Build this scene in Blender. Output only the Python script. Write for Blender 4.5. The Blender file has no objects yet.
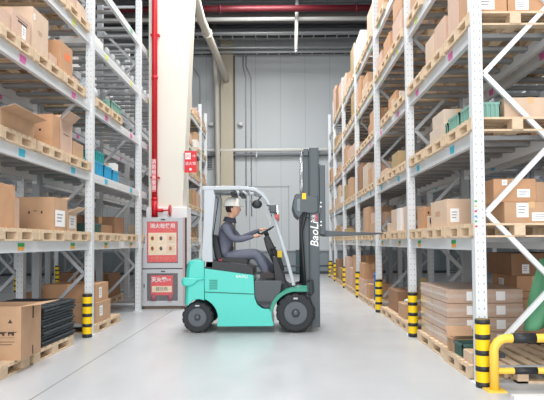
import bpy, bmesh, math, random
from mathutils import Vector, Matrix
R = math.radians
S = bpy.context.scene
COL = S.collection
F = 574.0

# ------------------------------------------------------------------ camera
cd = bpy.data.cameras.new('camera'); cam = bpy.data.objects.new('camera', cd); COL.objects.link(cam)
cd.sensor_width = 36.0; cd.lens = F / 544 * 36.0
cd.clip_start = 0.05; cd.clip_end = 200
cam.matrix_world = Matrix.Translation((0, 0, 1.3)) @ Matrix.Rotation(R(92.0), 4, 'X') @ Matrix.Rotation(R(-0.4), 4, 'Z')
cd.shift_x = -9.0 / 544; cd.shift_y = 22.0 / 544
S.camera = cam

# ------------------------------------------------------------------ world and lights
w = bpy.data.worlds.new('world'); S.world = w; w.use_nodes = True
bg = w.node_tree.nodes['Background']; bg.inputs[0].default_value = (0.97, 0.98, 1.0, 1); bg.inputs[1].default_value = .9

def area(name, loc, rot, sx, sy, power, col=(1, 1, 1)):
    d = bpy.data.lights.new(name, 'AREA'); d.shape = 'RECTANGLE'; d.size = sx; d.size_y = sy
    d.energy = power; d.color = col
    o = bpy.data.objects.new(name, d); COL.objects.link(o); o.location = loc; o.rotation_euler = rot
    return o
area('aisle_fill', (-0.4, 3.5, 9.2), (0, 0, 0), 2.6, 5.0, 520)  # unseen overhead fills added to brighten the aisle, racks and back wall
area('aisle_fill', (-0.4, 11.0, 9.2), (0, 0, 0), 2.6, 5.0, 520)
area('aisle_fill', (-0.4, 17.0, 9.6), (0, 0, 0), 2.2, 3.0, 520)
area('aisle_fill', (-6.0, 14.0, 9.2), (0, 0, 0), 1.4, 8.0, 60)
area('aisle_fill', (5.2, 14.0, 9.2), (0, 0, 0), 1.4, 8.0, 60)
area('front_fill', (-0.6, -5.0, 3.6), (R(90), 0, 0), 9.0, 5.5, 720, (1.0, 1.0, 1.0))  # unseen fill added behind the camera to brighten faces turned towards it

S.view_settings.view_transform = 'Standard'; S.view_settings.look = 'None'
S.view_settings.gamma = 1.0; S.view_settings.use_curve_mapping = False
S.view_settings.exposure = 0.16

# ------------------------------------------------------------------ materials
MATS = {}
def lin(c):
    return tuple((v / 255 / 12.92) if v / 255 <= 0.04045 else ((v / 255 + 0.055) / 1.055) ** 2.4 for v in c)
def mat(name, rgb, rough=0.6, metal=0.0, var=0.0, scale=8.0, bump=0.0, emit=0.0, alpha=None, coat=0.0):
    """procedural surface: sRGB colour with noise variation and optional bump"""
    if name in MATS: return MATS[name]
    m = bpy.data.materials.new(name); m.use_nodes = True; nt = m.node_tree
    b = nt.nodes['Principled BSDF']; c = lin(rgb)
    b.inputs['Base Color'].default_value = (*c, 1); b.inputs['Roughness'].default_value = rough
    b.inputs['Metallic'].default_value = metal
    if coat: b.inputs['Coat Weight'].default_value = coat
    if var or bump:
        tc = nt.nodes.new('ShaderNodeTexCoord'); n = nt.nodes.new('ShaderNodeTexNoise')
        n.inputs['Scale'].default_value = scale; n.inputs['Detail'].default_value = 3
        nt.links.new(tc.outputs['Object'], n.inputs['Vector'])
        if var:
            r = nt.nodes.new('ShaderNodeValToRGB')
            r.color_ramp.elements[0].position = 0.3; r.color_ramp.elements[1].position = 0.7
            r.color_ramp.elements[0].color = (*[v * (1 - var) for v in c], 1)
            r.color_ramp.elements[1].color = (*[min(1, v * (1 + var)) for v in c], 1)
            nt.links.new(n.outputs['Fac'], r.inputs['Fac']); nt.links.new(r.outputs['Color'], b.inputs['Base Color'])
        if bump:
            bp = nt.nodes.new('ShaderNodeBump'); bp.inputs['Strength'].default_value = bump
            nt.links.new(n.outputs['Fac'], bp.inputs['Height']); nt.links.new(bp.outputs['Normal'], b.inputs['Normal'])
    if emit:
        b.inputs['Emission Color'].default_value = (*c, 1); b.inputs['Emission Strength'].default_value = emit
    if alpha is not None:
        b.inputs['Alpha'].default_value = alpha
    MATS[name] = m
    return m

KRAFT = [mat('kraft_tan', (190, 154, 122), .8, var=.07, scale=6), mat('kraft_pale', (208, 182, 158), .8, var=.06, scale=6),
         mat('kraft_pink', (203, 172, 152), .8, var=.06, scale=6), mat('kraft_orange', (192, 148, 112), .8, var=.07, scale=6),
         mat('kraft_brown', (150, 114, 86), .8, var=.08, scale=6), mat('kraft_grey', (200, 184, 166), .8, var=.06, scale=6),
         mat('kraft_olive', (170, 148, 108), .8, var=.06, scale=6), mat('white_board', (232, 228, 224), .7, var=.03, scale=6)]
KNAME = ['tan', 'pale kraft', 'pinkish', 'orange-brown', 'dark brown', 'greyish', 'olive-brown', 'white']
TAPE = mat('packing_tape', (214, 176, 128), .3)
PAPER = mat('label_paper', (240, 240, 240), .6)
INK = mat('printed_ink', (70, 52, 42), .7)
REDINK = mat('red_ink', (196, 62, 40), .7)
INSIDE = mat('box_inside', (150, 112, 78), .85)
WOOD = mat('pallet_wood', (214, 190, 160), .8, var=.12, scale=14)
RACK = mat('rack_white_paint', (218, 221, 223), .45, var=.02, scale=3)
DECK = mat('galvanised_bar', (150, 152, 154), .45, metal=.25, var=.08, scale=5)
BRACE = mat('galvanised_brace_shaded', (176, 179, 182), .42, metal=.2, var=.05, scale=9)  # galvanised grey, toned down too for the shade deep in the racks
REAR = mat('galvanised_upright', (156, 160, 163), .45, metal=.15, var=.04, scale=4)  # galvanised grey, with rack interior shade also put into the colour
HOLE = mat('punched_hole', (140, 145, 150), .8)
YEL = mat('safety_yellow', (250, 208, 10), .4); BLK = mat('safety_black', (38, 40, 42), .5)
RYEL = mat('rail_yellow', (250, 205, 80), .4)
TEAL = mat('truck_teal', (70, 200, 186), .32, coat=.3)
DTEAL = mat('shaded_teal', (20, 140, 116), .35, coat=.3)  # truck teal with the shade around the front wheel put into the colour
DGREY = mat('mast_grey', (66, 77, 83), .4)
BLACKP = mat('black_plastic', (34, 37, 41), .5)
GREYP = mat('panel_grey', (72, 78, 84), .5)
TYRE = mat('tyre_rubber', (44, 47, 51), .75, bump=.1, scale=40)
RIM = mat('rim_grey', (78, 86, 92), .4)
STEEL = mat('bright_steel', (190, 194, 198), .25, metal=.8)
GUARD = mat('guard_silver', (178, 186, 192), .35)
CREAM = mat('column_cream', (232, 228, 216), .55, var=.015, scale=1.5)
WHITEC = mat('column_white', (240, 240, 240), .5)
WCREAM = mat('wall_column_cream', (196, 188, 168), .6, var=.02, scale=1)
RED = mat('fire_red', (205, 26, 40), .4); DRED = mat('pipe_dark_red', (92, 14, 26), .5)
WHITE = mat('sign_white', (242, 242, 240), .5)

# ------------------------------------------------------------------ mesh builder
class MB:
    def __init__(s): s.bm = bmesh.new(); s.mi = 0
    def _f(s, vs):
        try:
            f = s.bm.faces.new(vs); f.material_index = s.mi; return f
        except ValueError: return None
    def m(s, i): s.mi = i; return s
    def box(s, x0, x1, y0, y1, z0, z1, M=None):
        v = [Vector((x, y, z)) for x in (x0, x1) for y in (y0, y1) for z in (z0, z1)]
        if M is not None: v = [M @ p for p in v]
        v = [s.bm.verts.new(p) for p in v]
        for q in ((0, 1, 3, 2), (4, 6, 7, 5), (0, 4, 5, 1), (2, 3, 7, 6), (0, 2, 6, 4), (1, 5, 7, 3)):
            s._f([v[i] for i in q])
        return s
    def bar(s, a, b, w, h, up=(0, 0, 1)):
        """rectangular bar from a to b, w across, h along up"""
        a = Vector(a); b = Vector(b); d = (b - a); L = d.length; d.normalize()
        u = Vector(up); sd = d.cross(u)
        if sd.length < 1e-4: sd = d.cross(Vector((0, 1, 0)))
        sd.normalize(); u = sd.cross(d)
        M = Matrix((d, sd, u)).transposed().to_4x4(); M.translation = a
        return s.box(0, L, -w / 2, w / 2, -h / 2, h / 2, M)
    def ring(s, c, ax, r, n):
        ax = Vector(ax).normalized(); t = Vector((0, 0, 1)) if abs(ax.z) < .9 else Vector((1, 0, 0))
        u = ax.cross(t).normalized(); v = ax.cross(u)
        return [s.bm.verts.new(Vector(c) + (u * math.cos(2 * math.pi * i / n) + v * math.sin(2 * math.pi * i / n)) * r) for i in range(n)]
    def skin(s, rings, cap=True, smooth=True):
        n = len(rings[0])
        for a, b in zip(rings, rings[1:]):
            for i in range(n):
                f = s._f([a[i], a[(i + 1) % n], b[(i + 1) % n], b[i]])
                if f and smooth: f.smooth = True
        if cap: s._f(list(reversed(rings[0]))); s._f(rings[-1])
        return s
    def cyl(s, a, b, r, r2=None, n=16):
        ax = Vector(b) - Vector(a)
        return s.skin([s.ring(a, ax, r, n), s.ring(b, ax, r if r2 is None else r2, n)])
    def tube(s, pts, r, n=10):
        pts = [Vector(p) for p in pts]; rings = []
        ax0 = (pts[1] - pts[0]).normalized()
        t = Vector((0, 0, 1)) if abs(ax0.z) < .9 else Vector((0, 1, 0))
        u = ax0.cross(t).normalized()
        for i, p in enumerate(pts):
            if i == 0: ax = pts[1] - pts[0]
            elif i == len(pts) - 1: ax = pts[-1] - pts[-2]
            else: ax = (pts[i + 1] - p).normalized() + (p - pts[i - 1]).normalized()
            ax.normalize(); u = (u - ax * u.dot(ax)).normalized(); v = ax.cross(u)
            rings.append([s.bm.verts.new(p + (u * math.cos(2 * math.pi * k / n) + v * math.sin(2 * math.pi * k / n)) * r) for k in range(n)])
        return s.skin(rings)
    def lathe(s, prof, c, ax, n=24, cap=True):
        """prof: list of (distance along the axis, radius)"""
        ax = Vector(ax).normalized(); c = Vector(c)
        return s.skin([s.ring(c + ax * t, ax, max(r, 1e-4), n) for t, r in prof], cap=cap)
    def prism(s, poly, y0, y1):
        """poly: (x, z) outline, extruded along y"""
        return s.loft([(y0, poly), (y1, poly)])
    def loft(s, secs, smooth=False):
        rings = [[s.bm.verts.new((x, y, z)) for x, z in p] for y, p in secs]
        return s.skin(rings, smooth=smooth)
    def quad(s, a, b, c, d, t=0.002):
        """thin panel of four corners with thickness t"""
        a, b, c, d = map(Vector, (a, b, c, d)); nrm = (b - a).cross(d - a).normalized() * t
        v = [s.bm.verts.new(p) for p in (a, b, c, d, a + nrm, b + nrm, c + nrm, d + nrm)]
        for q in ((3, 2, 1, 0), (4, 5, 6, 7), (0, 1, 5, 4), (1, 2, 6, 5), (2, 3, 7, 6), (3, 0, 4, 7)): s._f([v[i] for i in q])
        return s
    def ball(s, c, r, sx=1, sy=1, sz=1, n=12):
        M = Matrix.Translation(c) @ Matrix.Diagonal((sx, sy, sz, 1))
        g = bmesh.ops.create_uvsphere(s.bm, u_segments=n, v_segments=n // 2 + 2, radius=r, matrix=M)
        for v in g['verts']:
            for f in v.link_faces: f.material_index = s.mi; f.smooth = True
        return s
    def mesh(s, name, mats):
        bmesh.ops.recalc_face_normals(s.bm, faces=s.bm.faces)
        me = bpy.data.meshes.new(name); s.bm.to_mesh(me); s.bm.free()
        for m_ in (mats if isinstance(mats, (list, tuple)) else [mats]): me.materials.append(m_)
        return me
    def build(s, name, mats, parent=None, bevel=0, seg=2, loc=None):
        return link(name, s.mesh(name, mats), parent, bevel, seg, loc)

def link(name, me, parent=None, bevel=0, seg=2, loc=None):
    o = bpy.data.objects.new(name, me); COL.objects.link(o)
    if parent: o.parent = parent
    if loc is not None: o.location = loc
    if bevel:
        b = o.modifiers.new('bevel', 'BEVEL'); b.width = bevel; b.segments = seg; b.limit_method = 'ANGLE'; b.angle_limit = R(35)
    return o

LABELS = {}
def tag(o, label, cat, group=None, kind=None):
    n = len(label.replace(',', ' ').split())
    if n < 4 or n > 16: print('LABEL LENGTH', n, label)
    if label in LABELS: print('LABEL REPEAT', label)
    LABELS[label] = 1
    o['label'] = label; o['category'] = cat
    if group: o['group'] = group
    if kind: o['kind'] = kind
    return o
def struct(o):
    o['kind'] = 'structure'; return o
def thing(name, label, cat, loc=(0, 0, 0), group=None, rz=0):
    o = bpy.data.objects.new(name, None); COL.objects.link(o); o.location = loc; o.rotation_euler = (0, 0, rz)
    o.empty_display_size = .2
    return tag(o, label, cat, group)
TEXTS = []
def text(body, size, m, name, parent, loc, rot, align='CENTER', sx=1.0, shear=0, ext=.001, bold=0):
    c = bpy.data.curves.new(name, 'FONT'); c.body = body; c.size = size; c.extrude = ext; c.align_x = align; c.align_y = 'CENTER'
    c.shear = shear; c.fill_mode = 'BOTH'; c.resolution_u = 2; c.offset = bold; c.materials.append(m)
    o = bpy.data.objects.new(name, c); COL.objects.link(o); o.parent = parent; o.location = loc; o.rotation_euler = rot; o.scale = (sx, 1, 1)
    TEXTS.append(o); return o
def copy_tree(o, parent=None):
    c = o.copy(); COL.objects.link(c)
    if parent: c.parent = parent
    for ch in list(o.children): copy_tree(ch, c)
    return c

# ------------------------------------------------------------------ floor, walls, roof
def floor_mat():
    m = bpy.data.materials.new('polished_concrete'); m.use_nodes = True; nt = m.node_tree; b = nt.nodes['Principled BSDF']
    tc = nt.nodes.new('ShaderNodeTexCoord'); n = nt.nodes.new('ShaderNodeTexNoise'); n.inputs['Scale'].default_value = .9; n.inputs['Detail'].default_value = 8
    mp = nt.nodes.new('ShaderNodeMapping'); mp.inputs['Scale'].default_value = (1, .45, 1)
    nt.links.new(tc.outputs['Object'], mp.inputs['Vector']); nt.links.new(mp.outputs['Vector'], n.inputs['Vector'])
    r = nt.nodes.new('ShaderNodeValToRGB'); r.color_ramp.elements[0].position = .3; r.color_ramp.elements[1].position = .72
    r.color_ramp.elements[0].color = (*lin((178, 180, 183)), 1); r.color_ramp.elements[1].color = (*lin((194, 196, 198)), 1)
    nt.links.new(n.outputs['Fac'], r.inputs['Fac']); nt.links.new(r.outputs['Color'], b.inputs['Base Color'])
    n2 = nt.nodes.new('ShaderNodeTexNoise'); n2.inputs['Scale'].default_value = 3.5; n2.inputs['Detail'].default_value = 4
    nt.links.new(mp.outputs['Vector'], n2.inputs['Vector'])
    mr = nt.nodes.new('ShaderNodeMapRange'); mr.inputs['To Min'].default_value = .22; mr.inputs['To Max'].default_value = .42
    nt.links.new(n2.outputs['Fac'], mr.inputs['Value']); nt.links.new(mr.outputs['Result'], b.inputs['Roughness'])
    b.inputs['Specular IOR Level'].default_value = .45
    return m
WX0, WX1, WY1 = -11.5, 8.0, 23.5
f = MB().box(WX0, WX1, -3, WY1, -.2, 0).build('floor', floor_mat()); struct(f)
JOINT = mat('floor_joint', (138, 137, 134), .6)
for i, (x0, x1, y0, y1) in enumerate(((-2.108, -2.092, 3.0, 11.2), (-11, -3.2, 13.3, 13.31))):
    struct(MB().box(x0, x1, y0, y1, 0, .0015).build('trim_%d' % (i + 1), JOINT))

def panel_mat(name, rgb, pitch, rough=.5, axis=0, dark=.82):
    """sandwich panels: thin darker seams every pitch metres"""
    m = bpy.data.materials.new(name); m.use_nodes = True; nt = m.node_tree; b = nt.nodes['Principled BSDF']; b.inputs['Roughness'].default_value = rough
    tc = nt.nodes.new('ShaderNodeTexCoord'); sx = nt.nodes.new('ShaderNodeSeparateXYZ'); nt.links.new(tc.outputs['Object'], sx.inputs[0])
    d = nt.nodes.new('ShaderNodeMath'); d.operation = 'DIVIDE'; d.inputs[1].default_value = pitch; nt.links.new(sx.outputs[axis], d.inputs[0])
    fr = nt.nodes.new('ShaderNodeMath'); fr.operation = 'FRACT'; nt.links.new(d.outputs[0], fr.inputs[0])
    r = nt.nodes.new('ShaderNodeValToRGB'); r.color_ramp.interpolation = 'CONSTANT'; c = lin(rgb)
    r.color_ramp.elements[0].color = (*[v * dark for v in c], 1); r.color_ramp.elements[1].position = .025; r.color_ramp.elements[1].color = (*c, 1)
    nt.links.new(fr.outputs[0], r.inputs['Fac']); nt.links.new(r.outputs['Color'], b.inputs['Base Color'])
    return m
WALL = panel_mat('wall_panels', (200, 206, 209), 1.02)
struct(MB().box(WX0, WX1, WY1, WY1 + .2, 0, 10.3).build('wall_back', WALL))
struct(MB().box(WX0 - .2, WX0, -1, WY1, 0, 10.3).build('wall_left', panel_mat('wall_panels_side', (140, 146, 150), 1.0, axis=1)))  # both side walls coloured darker to put shade behind the racks
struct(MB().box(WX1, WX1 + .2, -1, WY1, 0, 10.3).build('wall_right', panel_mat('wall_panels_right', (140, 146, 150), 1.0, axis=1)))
# ribbed wainscot along the back wall
mb = MB(); x = WX0
while x < WX1:
    mb.box(x, x + .07, WY1 - .05, WY1, .1, .92); x += .14
mb.box(WX0, WX1, WY1 - .025, WY1, .1, .92)
struct(mb.build('trim_4', mat('wainscot_grey', (142, 152, 158), .5)))
struct(MB().box(WX0, WX1, WY1 - .09, WY1, .92, .98).build('trim_5', mat('wainscot_cap', (176, 182, 186), .5)))
struct(MB().box(WX0, WX1, WY1 - .07, WY1, 0, .1).build('baseboard_back', mat('skirting_dark', (70, 78, 84), .5)))
# roof deck (profiled sheet) over the far part of the hall
mb = MB(); y = 13.0; k = 0
mb.box(WX0, WX1, -1.0, WY1, 10.1, 10.2)
while y < WY1:
    mb.box(WX0, WX1, y, y + .12, 10.03, 10.1); y += .3
struct(mb.build('ceiling', mat('roof_deck', (120, 124, 128), .6)))
for i, (yy, zz, hh) in enumerate(((16.5, 9.72, .25), (19.2, 9.72, .25), (21.6, 9.72, .25))):   # roof purlins (I section)
    mb = MB(); mb.box(WX0, WX1, yy, yy + .16, zz - .02, zz); mb.box(WX0, WX1, yy + .07, yy + .09, zz, zz + hh); mb.box(WX0, WX1, yy, yy + .16, zz + hh, zz + hh + .02)
    struct(mb.build('trim_%d' % (6 + i), mat('purlin_grey', (128, 122, 116), .5)))

def pipe(name, pts, r, m, label, cat='pipe', clamps=None, group=None, n=12):
    t = thing(name, label, cat, pts[0], group); o = Vector(pts[0])
    MB().tube([Vector(p) - o for p in pts], r, n).build('pipe_run', m, t)
    for c, ax in (clamps or []):
        c = Vector(c) - o; ax = Vector(ax)
        MB().cyl(c - ax * .03, c + ax * .03, r * 1.35, n=n).build('pipe_coupling', m, t)
    return t
GALV = mat('galvanised_pipe', (178, 182, 184), .35, metal=.3)
LPIPE = mat('pale_pipe', (228, 229, 225), .45)
pipe('sprinkler_main_pipe', [(WX0, 19.1, 9.17), (WX1, 19.1, 9.17)], .11, DRED, 'dark red sprinkler main pipe crossing under the roof', clamps=[((-2.0, 19.1, 9.17), (1, 0, 0)), ((2.6, 19.1, 9.17), (1, 0, 0))])
pipe('roof_pipe', [(WX0, 20.0, 9.17), (WX1, 20.0, 9.17)], .07, LPIPE, 'pale pipe crossing just below the dark red sprinkler main')
pipe('roof_pipe', [(WX0, 21.2, 9.12), (WX1, 21.2, 9.12)], .05, GALV, 'thin grey pipe, third one below the dark red main')
pipe('roof_pipe', [(WX0, 22.8, 9.12), (WX1, 22.8, 9.12)], .05, GALV, 'lowest thin grey pipe across the top of the back wall')
# cable trays on the roof steel
def tray(y, z, wd, h, label):
    t = thing('cable_tray', label, 'cable tray', (0, y, z)); mb = MB()
    mb.box(WX0, WX1, 0, .015, 0, h); mb.box(WX0, WX1, wd - .015, wd, 0, h); x = WX0 + .2
    while x < WX1: mb.box(x, x + .04, .015, wd - .015, .01, .03); x += .45
    mb.build('tray_ladder', GALV, t)
    mb = MB()
    for k in range(5): mb.tube([(WX0 + i * 1.5, .06 + k * wd * .16, .05 + .01 * math.sin(i * 1.7 + k)) for i in range(14)], .014, 6)
    mb.build('cables', mat('cable_black', (44, 46, 50), .5), t)
tray(21.8, 9.25, .45, .1, 'galvanised cable tray under the roof, nearer the camera')
tray(23.0, 8.95, .3, .09, 'galvanised cable tray along the top of the back wall')
MBd = MB().box(WX0, WX1, 22.3, 22.75, 9.42, 9.7)
tag(MBd.build('ventilation_duct', mat('duct_grey', (150, 154, 156), .4, metal=.3)), 'long flat grey ventilation duct under the roof', 'duct')
# roof hanger pole
t = thing('roof_hanger', 'pale vertical hanger pole dropping from the roof to the trays', 'hanger', (.62, 19.6, 0))
MB().cyl((.0, 0, 10.03), (-.06, 0, 7.82 + .1), .06).build('pole', LPIPE, t)
MB().box(-.12, .12, -.08, .08, 10.0, 10.03).build('top_plate', LPIPE, t); MB().cyl((-.06, 0, 7.82), (-.06, 0, 7.92), .045).build('threaded_end', GALV, t)
# rain water pipe, sloping run and downpipe with wall column
CP = mat('rain_pipe_cream', (200, 196, 184), .45)
pipe('rainwater_pipe', [(-2.35, 15.2, 8.25), (-2.42, 17.5, 8.2), (-2.2, 22.9, 8.0), (-2.2, 23.2, 7.9)], .13, CP, 'large cream rainwater pipe sloping down to the wall column', clamps=[((-2.38, 18.6, 8.16), (.04, 1, 0))])
pipe('downpipe', [(-2.62, 22.7, 10.0), (-2.62, 22.75, 8.6), (-2.55, 22.9, 7.5), (-2.5, 22.95, 3.0), (-2.5, 22.95, .05)], .1, CP, 'cream vertical downpipe left of the back wall column')
pipe('bracing_pipe', [(-2.95, 20.0, 9.2), (-2.75, 20.6, 9.0), (-2.55, 22.6, 8.6)], .05, mat('bracket_grey', (150, 148, 142), .5), 'thin grey brace beside the sloping rainwater pipe')
mb = MB(); mb.box(-2.42, -1.92, WY1 - .32, WY1 - .29, 0, 9.6); mb.box(-2.2, -2.16, WY1 - .29, WY1 - .04, 0, 9.6); mb.box(-2.42, -1.92, WY1 - .04, WY1 - .005, 0, 9.6)
struct(mb.build('trim_9', WCREAM))
struct(MB().box(-1.92, -1.86, WY1 - .06, WY1, 0, 9.05).build('trim_10', mat('seam_dark', (110, 106, 96), .6)))
# conduits on the back wall
def conduit(x, dx, z0, z1, label):
    t = thing('wall_conduit', label, 'conduit', (x, WY1 - .04, z0))
    MB().tube([(0, 0, 0), (0, 0, z1 - z0 - .9), (dx, 0, z1 - z0 - .45), (dx, 0, z1 - z0)], .025, 8).build('conduit_run', GALV, t)
    k = .6
    while k < z1 - z0 - 1:
        MB().box(-.05, .05, -.02, .04, k, k + .05).build('saddle_clip', GALV, t); k += 1.3
conduit(-1.42, -.1, 2.4, 9.0, 'left one of two vertical conduits right of the wall column')
conduit(-1.2, -.2, 2.4, 9.0, 'right one of two vertical conduits right of the wall column')
conduit(-3.3, -.3, 2.4, 9.0, 'vertical conduit on the back wall left of the wall column')
t = thing('wall_pipe', 'thick pale horizontal pipe halfway up the back wall', 'pipe', (-7.5, WY1 - .25, 5.05))
MB().cyl((0, 0, 0), (13.5, 0, 0), .075).build('pipe_run', LPIPE, t); MB().cyl((0, .05, -.2), (13.5, .05, -.2), .05).build('pipe_run', mat('pipe_grey_dark', (120, 124, 128), .5), t)
for x in (1.5, 4.0, 6.5, 9.0, 11.5): MB().box(x, x + .05, -.05, .25, -.3, .1).build('wall_bracket', GALV, t)
# louvre, small lamps, electrical cabinet, sliding door rail on back wall
t = thing('wall_louvre', 'grey slatted ventilation louvre on the back wall left of the column', 'vent', (-3.05, WY1, 4.3))
MB().box(-.28, .28, -.05, 0, 0, .62).build('louvre_frame', GALV, t)
mb = MB()
for k in range(8): mb.box(-.24, .24, -.075, -.05, .05 + k * .07, .09 + k * .07)
mb.build('louvre_slats', mat('louvre_dark', (96, 102, 106), .5), t)
for x, lab in ((-1.72, 'small wall lamp just right of the back wall column'), (-2.92, 'small wall lamp just left of the back wall column')):
    t = thing('wall_lamp', lab, 'lamp', (x, WY1, 6.15)); MB().box(-.04, .04, -.1, 0, -.04, .04).build('bracket', GALV, t)
    MB().lathe([(0, .03), (.05, .07), (.2, .08), (.22, .03)], (-.02, -.12, 0), (.9, -.2, -.1), 12).build('lamp_head', WHITE, t)
t = thing('electrical_cabinet', 'dark teal electrical cabinet standing against the back wall', 'cabinet', (.78, WY1 - .3, 0))
MB().box(-.19, .19, -.02, .2, .03, .98).build('cabinet_body', mat('cabinet_teal', (70, 92, 98), .5), t, .01)
MB().box(-.17, .17, -.035, -.02, .06, .95).build('door', mat('cabinet_teal', (70, 92, 98), .5), t, .005); MB().box(.1, .12, -.05, -.035, .45, .6).build('handle', STEEL, t)
t = thing('wall_handrail', 'low grey rail in front of the ribbed back wall base', 'rail', (0, WY1 - .55, 0))
MB().cyl((-3.5, 0, .34), (4, 0, .34), .035).build('rail_tube', mat('rail_dark', (86, 94, 100), .5), t)
for x in (-3.4, -1.7, 0, 1.9, 3.8): MB().cyl((x, 0, 0), (x, 0, .34), .025).build('rail_post', mat('rail_dark', (86, 94, 100), .5), t)
# flush door outline on the back wall
t = MB(); t.box(-1.3, -1.26, WY1 - .02, WY1, .98, 3.6); t.box(.3, .34, WY1 - .02, WY1, .98, 3.6); t.box(-1.3, .34, WY1 - .02, WY1, 3.56, 3.6)
struct(t.build('trim_11', mat('door_seam', (168, 175, 180), .5)))

# ------------------------------------------------------------------ building column
CY0 = 11.6
def colx(z): return -1.95 + (z - 2.95) * .046
mb = MB()
zs = (0, 10.1)
ring = [[(-2.68, CY0), (colx(z), CY0), (colx(z), CY0 + .5), (-2.68, CY0 + .5)] for z in zs]
mb.skin([[mb.bm.verts.new((x, y, z)) for x, y in rg] for rg, z in zip(ring, zs)], smooth=False)
c = mb.build('trim_12', CREAM, bevel=.01); struct(c)
mb = MB(); mb.box(-2.72, -1.9, CY0 - .03, CY0 + .53, 0, 2.02); struct(mb.build('trim_13', WHITEC, bevel=.01))
struct(MB().box(-2.62, -2.58, CY0 - .012, CY0, 2.02, 9.5).build('trim_14', mat('column_joint', (206, 202, 192), .6)))
# red stand pipe with valve
t = thing('standpipe', 'bright red fire standpipe running up the cream column', 'pipe', (-2.53, CY0 - .12, 0))
MB().cyl((0, 0, 2.02), (0, 0, 9.8), .055).build('pipe_run', RED, t)
for z in (2.15, 4.6, 7.2): MB().cyl((0, 0, z), (0, 0, z + .06), .065).build('pipe_coupling', RED, t)
for z in (2.6, 5.5): MB().box(-.09, .09, -.01, .1, z, z + .03).build('pipe_clamp', RED, t)
MB().box(-.04, .04, -.062, -.056, 2.32, 2.98).build('marking_strip', mat('strip_pink', (226, 120, 130), .5), t)
for k, chs in enumerate('消防给水管道'): text(chs, .09, WHITE, 'lettering', t, (0, -.063, 2.92 - k * .105), (R(90), 0, 0))
mb = MB(); mb.cyl((0, 0, 1.82), (0, 0, 2.16), .06); mb.cyl((0, 0, 1.95), (.17, 0, 1.95), .035); mb.cyl((.17, 0, 1.95), (.3, 0, 1.95), .015); mb.build('valve', RED, t)
MB().lathe([(-.015, .11), (.015, .11)], (.31, 0, 1.95), (1, 0, 0), 16).build('hand_wheel', RED, t)
# sign on the column edge
t = thing('fire_sign', 'red hydrant flag sign on the right edge of the cream column', 'sign', (-1.95, CY0 - .02, 2.72))
MB().box(0, .25, 0, .012, 0, .44).build('sign_plate', mat('sign_red', (222, 30, 44), .4), t, .004)
MB().box(-.03, 0, 0, .03, .05, .4).build('bracket', GALV, t)
mb = MB(); mb.box(.02, .13, -.004, 0, .27, .4); mb.build('icon_panel', WHITE, t); 
text('火', .1, mat('sign_red', (222, 30, 44), .4), 'icon', t, (.075, -.006, .335), (R(90), 0, 0))
text('→', .1, WHITE, 'arrow', t, (.19, -.002, .335), (R(90), 0, 0))
text('消火栓', .075, WHITE, 'lettering', t, (.125, -.002, .18), (R(90), 0, 0)); text('●', .07, WHITE, 'emblem', t, (.125, -.002, .06), (R(90), 0, 0))
# fire cabinet
CFY = 11.33
t = thing('fire_cabinet', 'white fire equipment cabinet with two red posters below the column', 'cabinet', (-2.74, CFY, 0))
FRM = mat('cabinet_frame', (196, 198, 201), .4)
MB().box(0, .84, .02, .24, .06, 1.8).build('cabinet_body', mat('cabinet_inner', (66, 56, 60), .6), t)
mb = MB(); mb.box(.04, .8, .03, .22, 0, .06); mb.build('plinth', mat('plinth_brown', (120, 104, 92), .6), t)
for nm, z0, z1 in (('upper', .8, 1.8), ('lower', .06, .78)):
    mb = MB(); mb.box(0, .09, 0, .03, z0, z1); mb.box(.7, .8, 0, .03, z0, z1); mb.box(.09, .7, 0, .03, z0, z0 + .1); mb.box(.09, .7, 0, .03, z1 - .08, z1)
    d = mb.build('door', FRM, t, .004); MB().box(.37, .45, -.012, 0, z1 - .05, z1 - .03).build('latch', BLACKP, d)
    MB().box(.03, .05, -.012, 0, (z0 + z1) / 2, (z0 + z1) / 2 + .07).build('hinge', GREYP, d)
mb = MB(); mb.box(.8, .84, -.005, .03, .06, 1.8); mb.build('side_trim', mat('trim_pinkish', (196, 168, 170), .5), t)
PRED = mat('poster_red', (236, 36, 44), .45); PCR = mat('poster_cream', (246, 226, 196), .5); POR = mat('poster_orange', (240, 110, 40), .5)
ps = MB().box(.1, .69, .012, .02, .92, 1.72).build('poster', PRED, t)
MB().box(.12, .67, .008, .012, 1.06, 1.5).build('picture_panel', PCR, ps)
rr = random.Random(4)
for k in range(6):
    x0 = .14 + (k % 3) * .175; z0 = 1.3 if k < 3 else 1.1
    g = MB().box(x0, x0 + .155, .005, .008, z0, z0 + .16).build('picture', mat('pict_%d' % (k % 3), ((240, 214, 176), (246, 222, 196), (232, 206, 180))[k % 3], .6), ps)
    MB().ball((x0 + .07 + rr.uniform(-.02, .02), .004, z0 + .09), .03, 1, .1, 1.4).build('figure', mat('fig_%d' % (k % 3), ((150, 70, 60), (90, 84, 80), (190, 120, 90))[k % 3], .6), g)
text('消火栓使用', .1, WHITE, 'heading', ps, (.4, .01, 1.63), (R(90), 0, 0), bold=.002); text('方法说明', .05, POR, 'subheading', ps, (.5, .01, 1.54), (R(90), 0, 0))
text('火警电话119', .085, POR, 'footer_text', ps, (.4, .01, .99), (R(90), 0, 0))
ps = MB().box(.17, .6, .01, .02, .27, .66).build('notice', PRED, t)
MB().box(.19, .58, .006, .01, .33, .45).build('picture_panel', PCR, ps); text('灭火器', .1, WHITE, 'heading', ps, (.33, .006, .57), (R(90), 0, 0), bold=.003)
text('使用', .05, WHITE, 'subheading', ps, (.51, .006, .57), (R(90), 0, 0)); text('提压瓶', .08, INK, 'diagram', ps, (.385, .004, .39), (R(90), 0, 0))
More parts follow.
